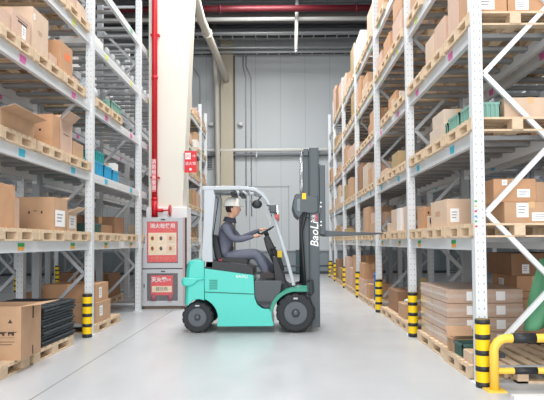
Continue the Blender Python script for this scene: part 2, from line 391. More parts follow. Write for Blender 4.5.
for x in (.22, .55): MB().lathe([(0, .045), (.09, .045), (.12, .02), (.14, .02)], (x, .012, .17), (0, 0, 1), 12).build('extinguisher_neck', mat('ext_pink', (170, 96, 110), .5), t)
for z0, z1 in ((.9, 1.72), (.16, .7)):
    g = mat('cabinet_glass', (235, 240, 245), .05, alpha=.08); MB().box(.09, .7, .002, .006, z0, z1).build('glass_pane', g, t)

# ------------------------------------------------------------------ pallet racks
LV = (1.27, 2.25, 3.24, 4.20, 5.17)
DEP = .82
LCOL = [[mat('tag_green', (40, 160, 84), .5), mat('tag_orange', (240, 168, 60), .5)], [mat('tag_cyan', (60, 186, 214), .5)] * 2,
        [mat('tag_pink', (226, 110, 176), .5)] * 2, [mat('tag_lime', (214, 222, 120), .5)] * 2, [mat('tag_mint', (110, 190, 150), .5)] * 2]
def upright_mat():
    m = bpy.data.materials.new('punched_upright'); m.use_nodes = True; nt = m.node_tree; b = nt.nodes['Principled BSDF']; b.inputs['Roughness'].default_value = .45
    tc = nt.nodes.new('ShaderNodeTexCoord'); sx = nt.nodes.new('ShaderNodeSeparateXYZ'); nt.links.new(tc.outputs['Object'], sx.inputs[0])
    sn = nt.nodes.new('ShaderNodeSeparateXYZ'); nt.links.new(tc.outputs['Normal'], sn.inputs[0])
    def mth(op, a, b_=None):
        n = nt.nodes.new('ShaderNodeMath'); n.operation = op
        for i, v in enumerate((a, b_)):
            if v is None: continue
            if isinstance(v, (int, float)): n.inputs[i].default_value = v
            else: nt.links.new(v, n.inputs[i])
        return n.outputs[0]
    dx = mth('ABSOLUTE', mth('SUBTRACT', mth('ABSOLUTE', mth('SUBTRACT', mth('ABSOLUTE', sx.outputs[0]), .025)), .026)); hx = mth('LESS_THAN', dx, .006)
    hz = mth('LESS_THAN', mth('FRACT', mth('DIVIDE', sx.outputs[2], .075)), .22); hn = mth('GREATER_THAN', mth('ABSOLUTE', sn.outputs[1]), .6)
    k = mth('MULTIPLY', mth('MULTIPLY', hx, hz), hn)
    mx_ = nt.nodes.new('ShaderNodeMix'); mx_.data_type = 'RGBA'; nt.links.new(k, mx_.inputs['Factor'])
    mx_.inputs['A'].default_value = (*lin((218, 221, 223)), 1); mx_.inputs['B'].default_value = (*lin((158, 163, 168)), 1)
    nt.links.new(mx_.outputs['Result'], b.inputs['Base Color']); return m
UPR = upright_mat()
def make_rack(sgn, face, ys, label, phase, near=False):
    """sgn +1 rack extends to +x from its face; root sits on the floor at the aisle face"""
    t = thing('pallet_rack', label, 'pallet rack', (sgn * face, ys[0], 0))
    X = lambda u: sgn * u
    def bx(mb, u0, u1, *a): mb.box(min(X(u0), X(u1)), max(X(u0), X(u1)), *a)
    for i, yy in enumerate(ys):
        y = yy - ys[0]; top = 6.0
        for u in (.025, DEP - .05):
            mb = MB(); s_ = .05
            # open C profile post
            bx(mb, u - s_, u + s_, y - .05, y - .044, 0, top); bx(mb, u - s_, u - s_ + .006, y - .044, y + .05, 0, top); bx(mb, u + s_ - .006, u + s_, y - .044, y + .05, 0, top)
            bx(mb, u - s_, u - .025, y + .044, y + .05, 0, top); bx(mb, u + .025, u + s_, y + .044, y + .05, 0, top)
            bx(mb, u - .08, u + .08, y - .08, y + .08, 0, .012)
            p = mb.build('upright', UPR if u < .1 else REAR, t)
        mb = MB(); h = 1.295; z = .26 + phase; front = True
        pts = []; k = 0
        z = phase
        if phase < 0: z = phase + h / 2; k = 1
        while z < 5.8:
            pts.append(((.1 if k % 2 == 0 else DEP - .1), z)); z += h / 2; k += 1
        for (u0, z0), (u1, z1) in zip(pts, pts[1:]): mb.bar((X(u0), y, z0), (X(u1), y, z1), .045, .036, up=(0, 1, 0))
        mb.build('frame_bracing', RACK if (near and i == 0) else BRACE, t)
        for zz in (.12, 5.85):
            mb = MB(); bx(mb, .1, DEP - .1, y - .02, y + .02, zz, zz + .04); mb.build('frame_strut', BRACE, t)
    for i in range(len(ys) - 1):
        a = ys[i] - ys[0] + .05; b = ys[i + 1] - ys[0] - .05
        for l, zc in enumerate(LV):
            for u in (.03, DEP - .03):
                mb = MB(); bx(mb, u - .025, u + .025, a, b, zc - .06, zc + .06)
                bx(mb, u - .03, u + .03, a, a + .012, zc - .1, zc + .09); bx(mb, u - .03, u + .03, b - .012, b, zc - .1, zc + .09)   # end connectors
                bx(mb, u - .0275, u - .024, a + .02, b - .02, zc - .012, zc + .012)
                p = mb.build('beam', RACK, t)
                if u < .1:
                    for off in (.64, 2.12):
                        if off > b - a: continue
                        mb = MB(); q = a + off
                        mb.m(0); bx(mb, .001, .004, q - .075, q + .075, zc, zc + .038); mb.m(1); bx(mb, .001, .004, q - .07, q + .065, zc - .038, zc)
                        mb.build('location_tag', LCOL[l], p)
            mb = MB(); n = max(2, int((b - a) / .36)); st = (b - a) / n
            for k in range(n):
                q = a + (k + .5) * st; bx(mb, .055, DEP - .055, q - .05, q + .05, zc + .015, zc + .055)
            mb.build('slatted_deck', DECK, t)
    return t
RY = [5.28, 8.0, 10.73, 13.53, 16.33, 19.13, 21.1]; RF = 1.79
LY = [5.28, 8.17, 10.97, 13.77, 16.57, 19.37, 20.8]; LF = 2.70
GAP = .15
rackR = make_rack(1, RF, RY, 'white pallet rack row lining the right side of the aisle', .26, near=True)
rackL = make_rack(-1, LF, LY, 'white pallet rack row lining the left side of the aisle', -.425, near=False)
rb = copy_tree(rackR); rb.location.x = RF + DEP + GAP; tag(rb, 'pallet rack row standing directly behind the right-hand rack', 'pallet rack')
rb = copy_tree(rackL); rb.location.x = -(LF + DEP + GAP); tag(rb, 'pallet rack row standing directly behind the left-hand rack', 'pallet rack')
rc = copy_tree(rackL); rc.location = (-7.25, 7.3, 0); tag(rc, 'far pallet rack row glimpsed across the next aisle on the left', 'pallet rack')
rc = copy_tree(rackR); rc.location = (6.3, 6.0, 0); tag(rc, 'far pallet rack row glimpsed behind both right-hand racks', 'pallet rack')
# coloured dots on the nearest right upright
u0 = [c_ for c_ in rackR.children if c_.name.startswith('upright')][0]
for k, c_ in enumerate(((50, 160, 90), (200, 190, 70), (210, 50, 60), (60, 140, 200), (50, 160, 90), (220, 70, 60))):
    MB().cyl((-.012, -.0535, 1.66 - k * .046), (-.012, -.05, 1.66 - k * .046), .011, n=10).build('sticker', mat('sticker_%d' % k, c_, .5), u0)
rackdots = None

# ------------------------------------------------------------------ bollards (one kind, copied)
def make_bollard(label, loc):
    t = thing('upright_guard', label, 'bollard', loc, 'yellow and black upright guards')
    H = .6; bands = [(0, .05, 1), (.05, .145, 0), (.145, .19, 1), (.19, .285, 0), (.285, .33, 1), (.33, .425, 0), (.425, .47, 1), (.47, .56, 0), (.56, .6, 1)]
    mb = MB(); prof = []
    for z0, z1, b in bands:
        if b: continue
        mb.skin([mb.ring((0, 0, z), (0, 0, 1), .064, 20) for z in (z0, z1)], cap=False)
    mb.skin([mb.ring((0, 0, z), (0, 0, 1), .06, 20) for z in (0.0, H)]); mb.build('sleeve', YEL, t)
    for z0, z1, b in bands:
        if b: MB().lathe([(z0, .0655), (z1, .0655)], (0, 0, 0), (0, 0, 1), 20).build('black_band', BLK, t)
    return t
ordn = ['first', 'second', 'third', 'fourth', 'fifth', 'sixth', 'seventh']
b0 = None
for i, y in enumerate(RY):
    loc = (RF + .0, y - .13, 0); lab = 'yellow-black upright guard, %s from the camera along the right rack' % ordn[i]
    if b0 is None: b0 = make_bollard(lab, loc)
    else:
        c = copy_tree(b0); c.location = loc; tag(c, lab, 'bollard', 'yellow and black upright guards')
for i, y in enumerate(LY[1:]):
    if y in (10.97,): continue
    c = copy_tree(b0); c.location = (-LF + .0, y - .16, 0); tag(c, 'yellow-black upright guard at the left rack front, %s upright' % ordn[i + 1], 'bollard', 'yellow and black upright guards')
for i, y in enumerate((10.3, 13.1)):
    c = copy_tree(b0); c.location = (-4.32 if 0 else -4.58, y + .55 - (.0), 0); c.scale.z = 1.0; tag(c, 'yellow-black guard behind the left racks, %s of two seen below' % ('nearer', 'farther')[i], 'bollard', 'yellow and black upright guards')
for i, y in enumerate((15.54, 18.34, 21.14)):
    c = copy_tree(b0); c.location = (-7.15, y, 0); tag(c, 'yellow-black guard across the next left aisle, %s of three' % ('nearest', 'middle', 'farthest')[i], 'bollard', 'yellow and black upright guards')

# ------------------------------------------------------------------ end guard rail (right, near camera)
t = thing('rack_end_guard', 'yellow tubular end guard with black sleeves before the right rack', 'guard rail', (1.84, 5.02, 0))
arc = [(0, 0, 0), (0, 0, .34)] + [(.11 - .11 * math.cos(a), 0, .34 + .11 * math.sin(a)) for a in (R(20), R(45), R(70), R(90))] + [(1.0, 0, .45), (1.05, 0, .44), (1.1, 0, .38), (1.11, 0, .32), (1.11, 0, 0)]
MB().tube(arc, .039, 16).build('bent_tube', RYEL, t)
MB().cyl((0, 0, .17), (1.11, 0, .17), .028).build('lower_rail', RYEL, t)
MB().cyl((.16, 0, .45), (.36, 0, .45), .045).build('black_sleeve', BLK, t); MB().cyl((.7, 0, .45), (.9, 0, .45), .045).build('black_sleeve', BLK, t)
MB().cyl((.17, 0, .17), (.37, 0, .17), .031).build('black_sleeve', BLK, t)
for x in (0, 1.11): MB().box(x - .08, x + .08, -.08, .08, 0, .012).build('foot_plate', RYEL, t)

# ------------------------------------------------------------------ pallets
PW, PL, PH = .86, .82, .13
def pal_parts():
    mb = MB(); n = 7; w_ = .085; step = (PL - w_) / (n - 1)
    for k in range(n): mb.box(0, PW, k * step, k * step + w_, PH - .02, PH)
    for x in (0, PW / 2 - .05, PW - .1): mb.box(x, x + .1, 0, PL, PH - .038, PH - .02)
    top = mb.mesh('deck_boards', WOOD)
    blk = MB().box(0, .1, 0, .12, .018, PH - .038).mesh('block', WOOD)
    mb = MB()
    for x in (0, PW / 2 - .05, PW - .1): mb.box(x, x + .1, 0, PL, 0, .018)
    for y in (0, PL - .1): mb.box(0, PW, y, y + .1, 0.0005, .0175)
    bot = mb.mesh('bottom_boards', WOOD)
    mb = MB()
    for k in range(n): mb.box(0, PW, k * step, k * step + w_, PH - .02, PH)
    for x in (0, PW / 2 - .05, PW - .1):
        mb.box(x, x + .1, 0, PL, PH - .038, PH - .02); mb.box(x, x + .1, 0, PL, 0, .018)
        for y in (0, PL / 2 - .06, PL - .12): mb.box(x, x + .1, y, y + .12, .018, PH - .038)
    for y in (0, PL - .1): mb.box(0, PW, y, y + .1, 0.0005, .0175)
    return top, blk, bot, mb.mesh('pallet', WOOD)
PTOP, PBLK, PBOT, PALL = pal_parts()
def pallet(x0, y0, z, label, ly=PL, wx=PW, detail=True, name='wooden_pallet'):
    sx, sy = wx / PW, ly / PL
    if not detail:
        o = link(name, PALL, loc=(x0, y0, z)); o.scale = (sx, sy, 1); return tag(o, label, 'pallet', 'wooden pallets')
    t = thing(name, label, 'pallet', (x0, y0, z), 'wooden pallets'); t.scale = (sx, sy, 1)
    link('deck_boards', PTOP, t); link('bottom_boards', PBOT, t)
    for x in (0, PW / 2 - .05, PW - .1):
        for y in (0, PL / 2 - .06, PL - .12): link('block', PBLK, t, loc=(x, y, 0))
    return t

# ------------------------------------------------------------------ boxes
rnd = random.Random(11)
def carton(x0, x1, y0, y1, z0, h, k, label, parts=True, paper=(), tape=True, opened=False, handles=(), group='cardboard boxes', cat='box', rz=0, lines=None, words=None):
    """k: kraft index. paper: (side, a0, a1, b0, b1) in fractions of the side; side n = camera side, l/r = -x/+x side"""
    cx, cy = (x0 + x1) / 2, (y0 + y1) / 2; a, b = (x1 - x0) / 2, (y1 - y0) / 2; m = KRAFT[k]
    if not parts:
        mb = MB(); mb.box(-a, a, -b, b, 0, h); mb.m(1); mb.box(-a + .0, a, -.03, .03, h, h + .002); mb.box(-.03, .03, -b - .002, -b, h * .62, h)
        o = mb.build('cardboard_box', [m, TAPE], bevel=.004, seg=1, loc=(cx, cy, z0)); o.rotation_euler.z = rz
        return tag(o, label, cat, group)
    t = thing('cardboard_box', label, cat, (cx, cy, z0), group, rz)
    mb = MB()
    if opened:
        w_ = .006; mb.box(-a, a, -b, b, 0, w_); mb.box(-a, a, -b, -b + w_, w_, h); mb.box(-a, a, b - w_, b, w_, h); mb.box(-a, -a + w_, -b + w_, b - w_, w_, h); mb.box(a - w_, a, -b + w_, b - w_, w_, h)
        mb.build('carton_body', m, t)
        fl = min(a, b) * .85
        sc_ = opened[4] if isinstance(opened, (tuple, list)) and len(opened) > 4 else 1
        def flap(p, q, d, rise):
            p, q = Vector(p), Vector(q); d = Vector(d) * fl * sc_; d.z = rise * fl * sc_
            MB().quad(p, q, q + d, p + d, .005).build('flap', m, t)
        o4 = opened if isinstance(opened, (tuple, list)) else (.5, .9, .5, .8)
        if o4[0] is not None: flap((-a, -b, h), (a, -b, h), (0, -1, 0), o4[0])
        if o4[1] is not None: flap((a, b, h), (-a, b, h), (0, 1, 0), o4[1])
        if o4[2] is not None: flap((-a, b, h), (-a, -b, h), (-1, 0, 0), o4[2])
        if o4[3] is not None: flap((a, -b, h), (a, b, h), (1, 0, 0), o4[3])
    else:
        mb.box(-a, a, -b, b, 0, h); mb.build('carton_body', m, t, bevel=.004, seg=1)
        if tape:
            mb = MB(); mb.box(-.028, .028, -b, b, h, h + .0015); mb.box(-.028, .028, -b - .0015, -b, h * .72, h); mb.build('packing_tape', TAPE, t)
    def face(side, a0, a1, b0, b1, mm, name, e=.003):
        Z0, Z1 = b0 * h, b1 * h; mb = MB()
        if side == 'n': mb.box(-a + 2 * a * a0, -a + 2 * a * a1, -b - e, -b, Z0, Z1)
        elif side == 'l': mb.box(-a - e, -a, b - 2 * b * a1, b - 2 * b * a0, Z0, Z1)
        else: mb.box(a, a + e, -b + 2 * b * a0, -b + 2 * b * a1, Z0, Z1)
        return mb.build(name, mm, t)
    for p in paper:
        pl = face(*p, PAPER, 'paper_label'); s_, a0, a1, b0, b1 = p
        for q in (.3, .5, .7): face(s_, a0 + (a1 - a0) * .15, a0 + (a1 - a0) * (.55 + .3 * q), b0 + (b1 - b0) * q, b0 + (b1 - b0) * (q + .07), mat('label_ink', (150, 150, 155), .6), 'print_line', .004).parent = pl
    for p in handles: face(*p, mat('handle_hole', (62, 44, 32), .9), 'handle_hole')
    for (side, a0, a1, b0, b1, mm) in (lines or ()): face(side, a0, a1, b0, b1, mm, 'printed_mark', .0015)
    for (side, body, size, u, v, mm) in (words or ()):
        if side == 'n': text(body, size, mm, 'printed_word', t, (-a + 2 * a * u, -b - .002, h * v), (R(90), 0, 0))
        elif side == 'r': text(body, size, mm, 'printed_word', t, (a + .002, -b + 2 * b * u, h * v), (R(90), 0, R(90)))
        else: text(body, size, mm, 'printed_word', t, (-a - .002, b - 2 * b * u, h * v), (R(90), 0, R(-90)))
    return t

LVN = ['floor', 'first shelf', 'second shelf', 'third shelf', 'fourth shelf', 'top shelf']
def ztop(l): return 0.0 if l == 0 else LV[l - 1] + .06
POS = ['nearest', 'middle', 'farthest']
def cell(side, bay, l):
    return '%s, bay %s of %s rack' % (LVN[l], ['one', 'two', 'three', 'four', 'five', 'six'][bay], side)
def XR(side, u, wd):
    """x-range of something u deep into the rack and wd wide"""
    if side == 'right': return RF + u, RF + u + wd
    if side == 'left': return -LF - u - wd, -LF - u
    if side == 'rear right': return RF + DEP + GAP + u, RF + DEP + GAP + u + wd
    if side == 'rear left': return -LF - DEP - GAP - u - wd, -LF - DEP - GAP - u
def PAL(side, bay, l, y0, ly, pos, u=-.03, detail=True, wx=PW, extra=''):
    x0, x1 = XR(side, u, wx)
    return pallet(x0, y0, ztop(l), 'wooden pallet%s, %s on %s' % (extra, pos, cell(side, bay, l)), ly, wx, detail)
def BOX(side, bay, l, u, wd, y0, y1, h, k, desc, dz=PH, **kw):
    x0, x1 = XR(side, u, wd)
    return carton(x0, x1, y0, y1, ztop(l) + dz, h, k, '%s, %s' % (desc, cell(side, bay, l)), **kw)

# ---- left rack, bay one (authored)
PAL('left', 0, 3, 5.44, .72, 'nearest'); PAL('left', 0, 3, 6.2, .78, 'middle'); PAL('left', 0, 3, 7.04, .8, 'farthest')
BOX('left', 0, 3, .0, .5, 5.45, 5.68, .17, 2, 'low pinkish box leftmost')
BOX('left', 0, 3, .0, .55, 5.72, 6.14, .26, 2, 'pinkish printed box with long white label', paper=[('r', .52, .72, .1, .62)], lines=[('r', .2, .85, .78, .8, INK), ('r', .3, .8, .64, .72, INK)])
BOX('left', 0, 3, .0, .62, 6.2, 6.62, .47, 1, 'tall pale box with faint oval print', lines=[('r', .3, .6, .5, .54, KRAFT[0]), ('r', .35, .55, .44, .48, KRAFT[0])], paper=[('r', .05, .14, .72, .86)])
BOX('left', 0, 3, .02, .3, 6.72, 6.93, .13, 2, 'small pink box in front of orange box')
BOX('left', 0, 3, .0, .45, 6.98, 7.4, .38, 3, 'orange-brown box with orange sticker', lines=[('r', .35, .8, .5, .72, mat('orange_sticker', (238, 120, 60), .5))])
BOX('left', 0, 3, .05, .4, 7.5, 7.75, .1, 2, 'flat pinkish box at far end')
PAL('left', 0, 2, 5.44, .8, 'nearest'); PAL('left', 0, 2, 6.3, .78, 'middle'); PAL('left', 0, 2, 7.14, .92, 'farthest')
BOX('left', 0, 2, .0, .6, 5.5, 6.26, .18, 0, 'low open box with flaps folded out', opened=(-.2, .3, .1, .25, .55))
BOX('left', 0, 2, .0, .62, 6.76, 6.98, .4, 3, 'tall open box with hand holes', opened=(None, .9, .8, None, .6), handles=[('n', .42, .46, .5, .56), ('n', .56, .62, .54, .56), ('n', .74, .78, .5, .56)])
BOX('left', 0, 2, .0, .35, 7.02, 7.4, .4, 2, 'narrow open pinkish box', opened=(None, .6, None, .9, .7), lines=[('r', .2, .7, .55, .57, INK)])
BOX('left', 0, 2, .0, .4, 7.44, 7.82, .2, 0, 'small closed tan box beside upright')
PAL('left', 0, 1, 5.44, .84, 'nearest'); PAL('left', 0, 1, 6.34, .84, 'middle'); PAL('left', 0, 1, 7.22, .84, 'farthest')
BOX('left', 0, 1, .0, .6, 5.5, 5.82, .43, 3, 'orange-brown box with red print', lines=[('n', .6, .96, .46, .5, REDINK), ('n', .6, .98, .38, .43, REDINK), ('n', .7, .98, .31, .33, REDINK), ('n', .75, .99, .03, .07, INK)])
BOX('left', 0, 1, .15, .35, 5.96, 6.25, .34, 2, 'pinkish box with paper label, half hidden', paper=[('n', .55, .95, .02, .5)])
BOX('left', 0, 1, .02, .56, 6.86, 7.3, .4, 0, 'large tan box with two hand holes', opened=(None, .35, .3, None, .5), paper=[('r', .12, .8, .12, .62)], handles=[('n', .46, .49, .5, .58), ('n', .57, .64, .57, .59), ('n', .73, .76, .5, .58)])
BOX('left', 0, 1, .03, .34, 7.34, 7.66, .24, 1, 'half-open pale box with white label', opened=(None, .5, .8, .5), paper=[('r', .2, .85, .15, .85)])
BOX('left', 0, 1, .4, .3, 7.7, 7.98, .22, 4, 'dark box beside the front upright')
# drum behind
t = thing('paper_roll', 'pale grey round roll lying behind the white-labelled boxes, left racks', 'roll', (-3.75, 8.0, ztop(1) + .17))
MB().cyl((-.35, 0, 0), (.3, 0, 0), .165, n=28).build('roll_body', mat('roll_grey', (176, 182, 188), .6), t, .01); MB().cyl((.3, 0, 0), (.305, 0, 0), .04).build('roll_core', KRAFT[4], t)
PAL('left', 0, 4, 7.14, .84, 'farthest', detail=False); PAL('left', 0, 4, 6.24, .84, 'middle', detail=False)
BOX('left', 0, 4, .0, .4, 7.2, 7.5, .22, 2, 'pinkish box first in line'); BOX('left', 0, 4, .0, .4, 7.56, 7.9, .16, 1, 'pale low box second in line')
BOX('left', 0, 4, .0, .5, 6.3, 6.9, .4, 3, 'orange-brown large box')
# bay one floor
pallet(-2.68 - .9, 5.0, 0, 'wooden pallet under the big printed box, left floor', 1.15, .9)
pallet(-2.68 - .9, 6.24, 0, 'wooden pallet under the black mat stack, left floor', 1.2, .9)
carton(-3.26, -2.62, 5.8, 6.28, PH, .54, 0, 'big tan box with dark printed word on the left floor pallet', lines=[('r', .55, .62, .72, .97, INK), ('r', .55, .6, .03, .2, INK), ('n', .5, .9, .34, .35, INK), ('n', .5, .86, .29, .3, INK), ('n', .55, .9, .42, .425, INK)] + [('n', .5 + k * .075, .5 + k * .075 + w_, .46 + dz, .53, INK) for k in range(6) for w_, dz in ((.018, 0), (.055, .055 if k % 2 else .03))] + [('n', .555 + k * .15, .573 + k * .15, .46, .53, INK) for k in range(3)],
       words=[('n', '▲', .05, .83, .72, INK)], opened=(None, None, .12, .12))
carton(-3.2, -2.9, 5.1, 5.6, PH, .12, 7, 'low white package at the left picture edge, left floor')
BP = mat('black_panel', (46, 54, 60), .55); rs = random.Random(3)
for k in range(13):
    dx, dy = rs.uniform(-.02, .02), rs.uniform(-.02, .02); z = PH + k * .036
    mb = MB(); mb.box(-.4, .4, -.5, .5, 0, .026); 
    for q in range(6): mb.box(-.38, .38, -.48 + q * .18, -.44 + q * .18, .026, .033)
    o = mb.build('plastic_mat', BP, bevel=.004, seg=1, loc=(-3.08 + dx, 6.97 + dy, z)); o.rotation_euler.z = rs.uniform(-.02, .02)
    nm = ['bottom', 'second', 'third', 'fourth', 'fifth', 'sixth', 'seventh', 'eighth', 'ninth', 'tenth', 'eleventh', 'twelfth', 'top'][k]
    tag(o, 'black ribbed plastic mat, %s from the bottom of the stack' % nm if k not in (0, 12) else 'black ribbed plastic mat at the %s of the stack' % nm, 'mat', 'stacked black mats')
# ---- left rack, bay two
pallet(-2.68 - .9, 8.3, 0, 'wooden pallet just past the left upright guard, left floor', 1.3, .9)
BOX('left', 1, 0, .0, .8, 8.42, 9.1, .3, 0, 'lower tan box past the upright guard', paper=[('r', .2, .4, .3, .8)]); BOX('left', 1, 0, .02, .78, 8.44, 9.05, .27, 3, 'upper orange-brown box past the upright guard', dz=PH + .3, paper=[('r', .25, .45, .2, .8)])
def crate(x0, x1, y0, y1, z0, h, m, label, group='plastic crates'):
    cx, cy = (x0 + x1) / 2, (y0 + y1) / 2; a, b = (x1 - x0) / 2, (y1 - y0) / 2; w_ = .008
    t = thing('plastic_crate', label, 'crate', (cx, cy, z0), group)
    mb = MB(); mb.box(-a + .01, a - .01, -b + .01, b - .01, 0, w_)
    A, B = a - .012, b - .012
    mb.box(-A, A, -B, -B + w_, w_, h); mb.box(-A, A, B - w_, B, w_, h); mb.box(-A, -A + w_, -B, B, w_, h); mb.box(A - w_, A, -B, B, w_, h)
    for q in range(5):
        y = -b + .05 + q * (2 * b - .1) / 4; mb.box(a - .012, a, y - .008, y + .008, .01, h - .025); mb.box(-a, -a + .012, y - .008, y + .008, .01, h - .025)
        x = -a + .05 + q * (2 * a - .1) / 4; mb.box(x - .008, x + .008, -b, -b + .012, .01, h - .025)
    mb.build('crate_shell', m, t)
    mb = MB(); mb.box(-a, a, -b, -b + .014, h - .025, h); mb.box(-a, a, b - .014, b, h - .025, h); mb.box(-a, -a + .014, -b, b, h - .025, h); mb.box(a - .014, a, -b, b, h - .025, h); mb.build('rim', m, t)
    return t
BLU = mat('crate_blue', (50, 160, 200), .45); TLC = mat('crate_teal', (30, 150, 150), .45); GRC = mat('crate_green', (122, 166, 152), .5); DGC = mat('crate_dark_green', (62, 96, 88), .5)
def CR(side, bay, l, u, wd, y0, y1, h, m, desc, dz=0.0):
    x0, x1 = XR(side, u, wd); return crate(x0, x1, y0, y1, ztop(l) + dz, h, m, '%s, %s' % (desc, cell(side, bay, l)))
CR('left', 1, 2, 0, .4, 8.3, 8.72, .2, BLU, 'blue crate nearest'); CR('left', 1, 2, 0, .4, 8.76, 9.14, .19, BLU, 'blue crate in the middle')
CR('left', 1, 2, 0, .4, 9.2, 9.56, .17, BLU, 'blue crate farthest'); CR('left', 1, 2, .0, .4, 8.32, 8.78, .15, TLC, 'teal crate on top of nearest blue crate', .205)
CR('left', 1, 2, .45, .35, 8.4, 8.8, .22, TLC, 'teal crate behind the blue crates')
crate(-3.1, -2.74, 7.86, 8.05, ztop(2), .19, TLC, 'narrow teal crate wedged against the left front upright')
BOX('left', 1, 2, .0, .25, 9.3, 9.5, .12, 7, 'small white packet on the far blue crate', dz=.175)
PAL('left', 1, 1, 8.3, .8, 'nearest'); PAL('left', 1, 1, 9.15, .45, 'middle')
CR('left', 1, 1, .05, .45, 8.4, 8.8, .14, DGC, 'dark green crate', PH); BOX('left', 1, 1, .1, .6, 8.95, 9.5, .13, 4, 'dark low box beside green crate')
PAL('left', 1, 1, 9.9, .8, 'farthest', detail=False); BOX('left', 1, 1, .2, .5, 10.0, 10.6, .3, 4, 'dark brown box', parts=False)
PAL('left', 1, 3, 8.3, .7, 'nearest'); PAL('left', 1, 3, 9.05, .6, 'middle')
t = thing('wrapped_bundle', 'translucent plastic-wrapped bundle on third shelf, bay two of left rack', 'bundle', (-3.0, 8.6, ztop(3) + PH), None)
MB().ball((0, 0, .15), .2, 1.2, 1.1, .75, 14).build('wrap', mat('clear_wrap', (212, 222, 228), .2, bump=.6, scale=12), t); MB().cyl((0, 0, .28), (.03, .02, .38), .05, .02).build('tied_neck', mat('clear_wrap', (212, 222, 228), .2), t)
CR('left', 1, 3, .0, .5, 9.1, 9.7, .16, GRC, 'green crate', PH)
BOX('left', 1, 4, .1, .5, 8.5, 9.0, .2, 7, 'flat white box', dz=0, parts=False); BOX('left', 1, 5, .1, .5, 8.6, 9.2, .3, 5, 'greyish box', dz=0, parts=False)
# ---- right rack bay one (authored)
# third shelf
PAL('right', 0, 3, 5.26, .82, 'nearest'); PAL('right', 0, 3, 6.14, .84, 'middle'); PAL('right', 0, 3, 7.04, .84, 'farthest')
BOX('right', 0, 3, .01, .33, 5.3, 5.66, .62, 3, 'tall orange-brown box left of pair', paper=[('n', .18, .64, .05, .28)]); BOX('right', 0, 3, .35, .46, 5.3, 5.66, .62, 3, 'wide orange-brown box right of pair', paper=[('n', .15, .42, .04, .2), ('n', .45, .75, .3, .45)])
BOX('right', 0, 3, .01, .5, 5.7, 6.06, .72, 2, 'tall pinkish box behind the pair')
BOX('right', 0, 3, .0, .5, 6.16, 6.56, .32, 2, 'pinkish box on middle pallet'); BOX('right', 0, 3, .0, .5, 6.6, 6.98, .29, 1, 'pale box on middle pallet')
t = thing('timber_offcuts', 'small yellowish timber offcuts piled on third shelf, right rack', 'timber', (1.86, 7.1, ztop(3) + PH))
for k, (x, y, z, a) in enumerate(((0, .05, .0, .5), (.08, .15, .04, -.4), (.0, .3, .0, .9), (.1, .25, .08, .2), (.04, .4, .1, -.8), (.12, .1, .12, .6))):
    o = MB().box(0, .3, -.03, .03, 0, .05).build('plank', mat('fresh_timber', (236, 212, 150), .7), t, loc=(x, y, z)); o.rotation_euler = (0, -.3 * (k % 2), a)
# second shelf
PAL('right', 0, 2, 5.26, .84, 'nearest'); PAL('right', 0, 2, 6.16, .84, 'middle'); PAL('right', 0, 2, 7.06, .8, 'farthest')
CR('right', 0, 2, .0, .27, 5.3, 5.68, .15, GRC, 'green ribbed crate nearest', PH); CR('right', 0, 2, .0, .3, 5.72, 6.08, .15, GRC, 'green ribbed crate second', PH)
BOX('right', 0, 2, .31, .5, 5.34, 5.8, .2, 1, 'flat pale box beside green crates', paper=[]); BOX('right', 0, 2, .3, .08, 5.86, 6.0, .14, 2, 'tiny pink box')
BOX('right', 0, 2, .02, .45, 6.3, 6.92, .17, 5, 'lower greyish box of pair'); BOX('right', 0, 2, .05, .35, 6.42, 6.9, .17, 5, 'upper greyish box of pair', dz=PH + .175)
CR('right', 0, 2, .02, .3, 6.08 + .1, 6.26, .14, GRC, 'green narrow crate third', PH)
# first shelf
PAL('right', 0, 1, 5.26, .84, 'nearest'); PAL('right', 0, 1, 6.2, .84, 'middle'); PAL('right', 0, 1, 7.1, .78, 'farthest')
BOX('right', 0, 1, .3, .51, 5.36, 5.74, .2, 0, 'lower tan box with two labels', paper=[('n', .22, .44, .28, .95), ('n', .5, .95, .1, .5)]); BOX('right', 0, 1, .21, .4, 5.38, 5.74, .22, 3, 'upper orange-brown box with one label', dz=PH + .2, paper=[('n', .55, .85, .2, .55), ('n', .2, .32, .72, .95)])
BOX('right', 0, 1, .61, .24, 5.4, 5.74, .19, 0, 'small tan box top right', dz=PH + .2)
BOX('right', 0, 1, .03, .6, 6.28, 6.96, .3, 1, 'big pale box with white label', paper=[('n', .06, .22, .15, .65)], lines=[('l', .3, .6, .4, .6, KRAFT[0])])
BOX('right', 0, 1, .08, .5, 7.5, 7.85, .28, 3, 'orange-brown box with dark eyelets', handles=[('n', .1, .14, .3, .4), ('n', .1, .14, .7, .8)]); BOX('right', 0, 1, .1, .5, 7.12, 7.44, .16, 1, 'low pale box')
t = thing('wrapped_parts', 'small dark wrapped parts with white end on first shelf, right rack', 'bundle', (1.87, 6.98, ztop(1) + PH))
for k, (y, z, r) in enumerate(((.0, .05, .045), (.07, .05, .045), (.035, .1, .04), (.12, .09, .04))): MB().cyl((-.02, y, z), (.3, y, z), r).build('dark_roll', mat('dark_purple', (52, 40, 50), .5), t)
MB().box(-.04, .1, -.07, -.045, .02, .1).build('white_end', WHITE, t, .01)
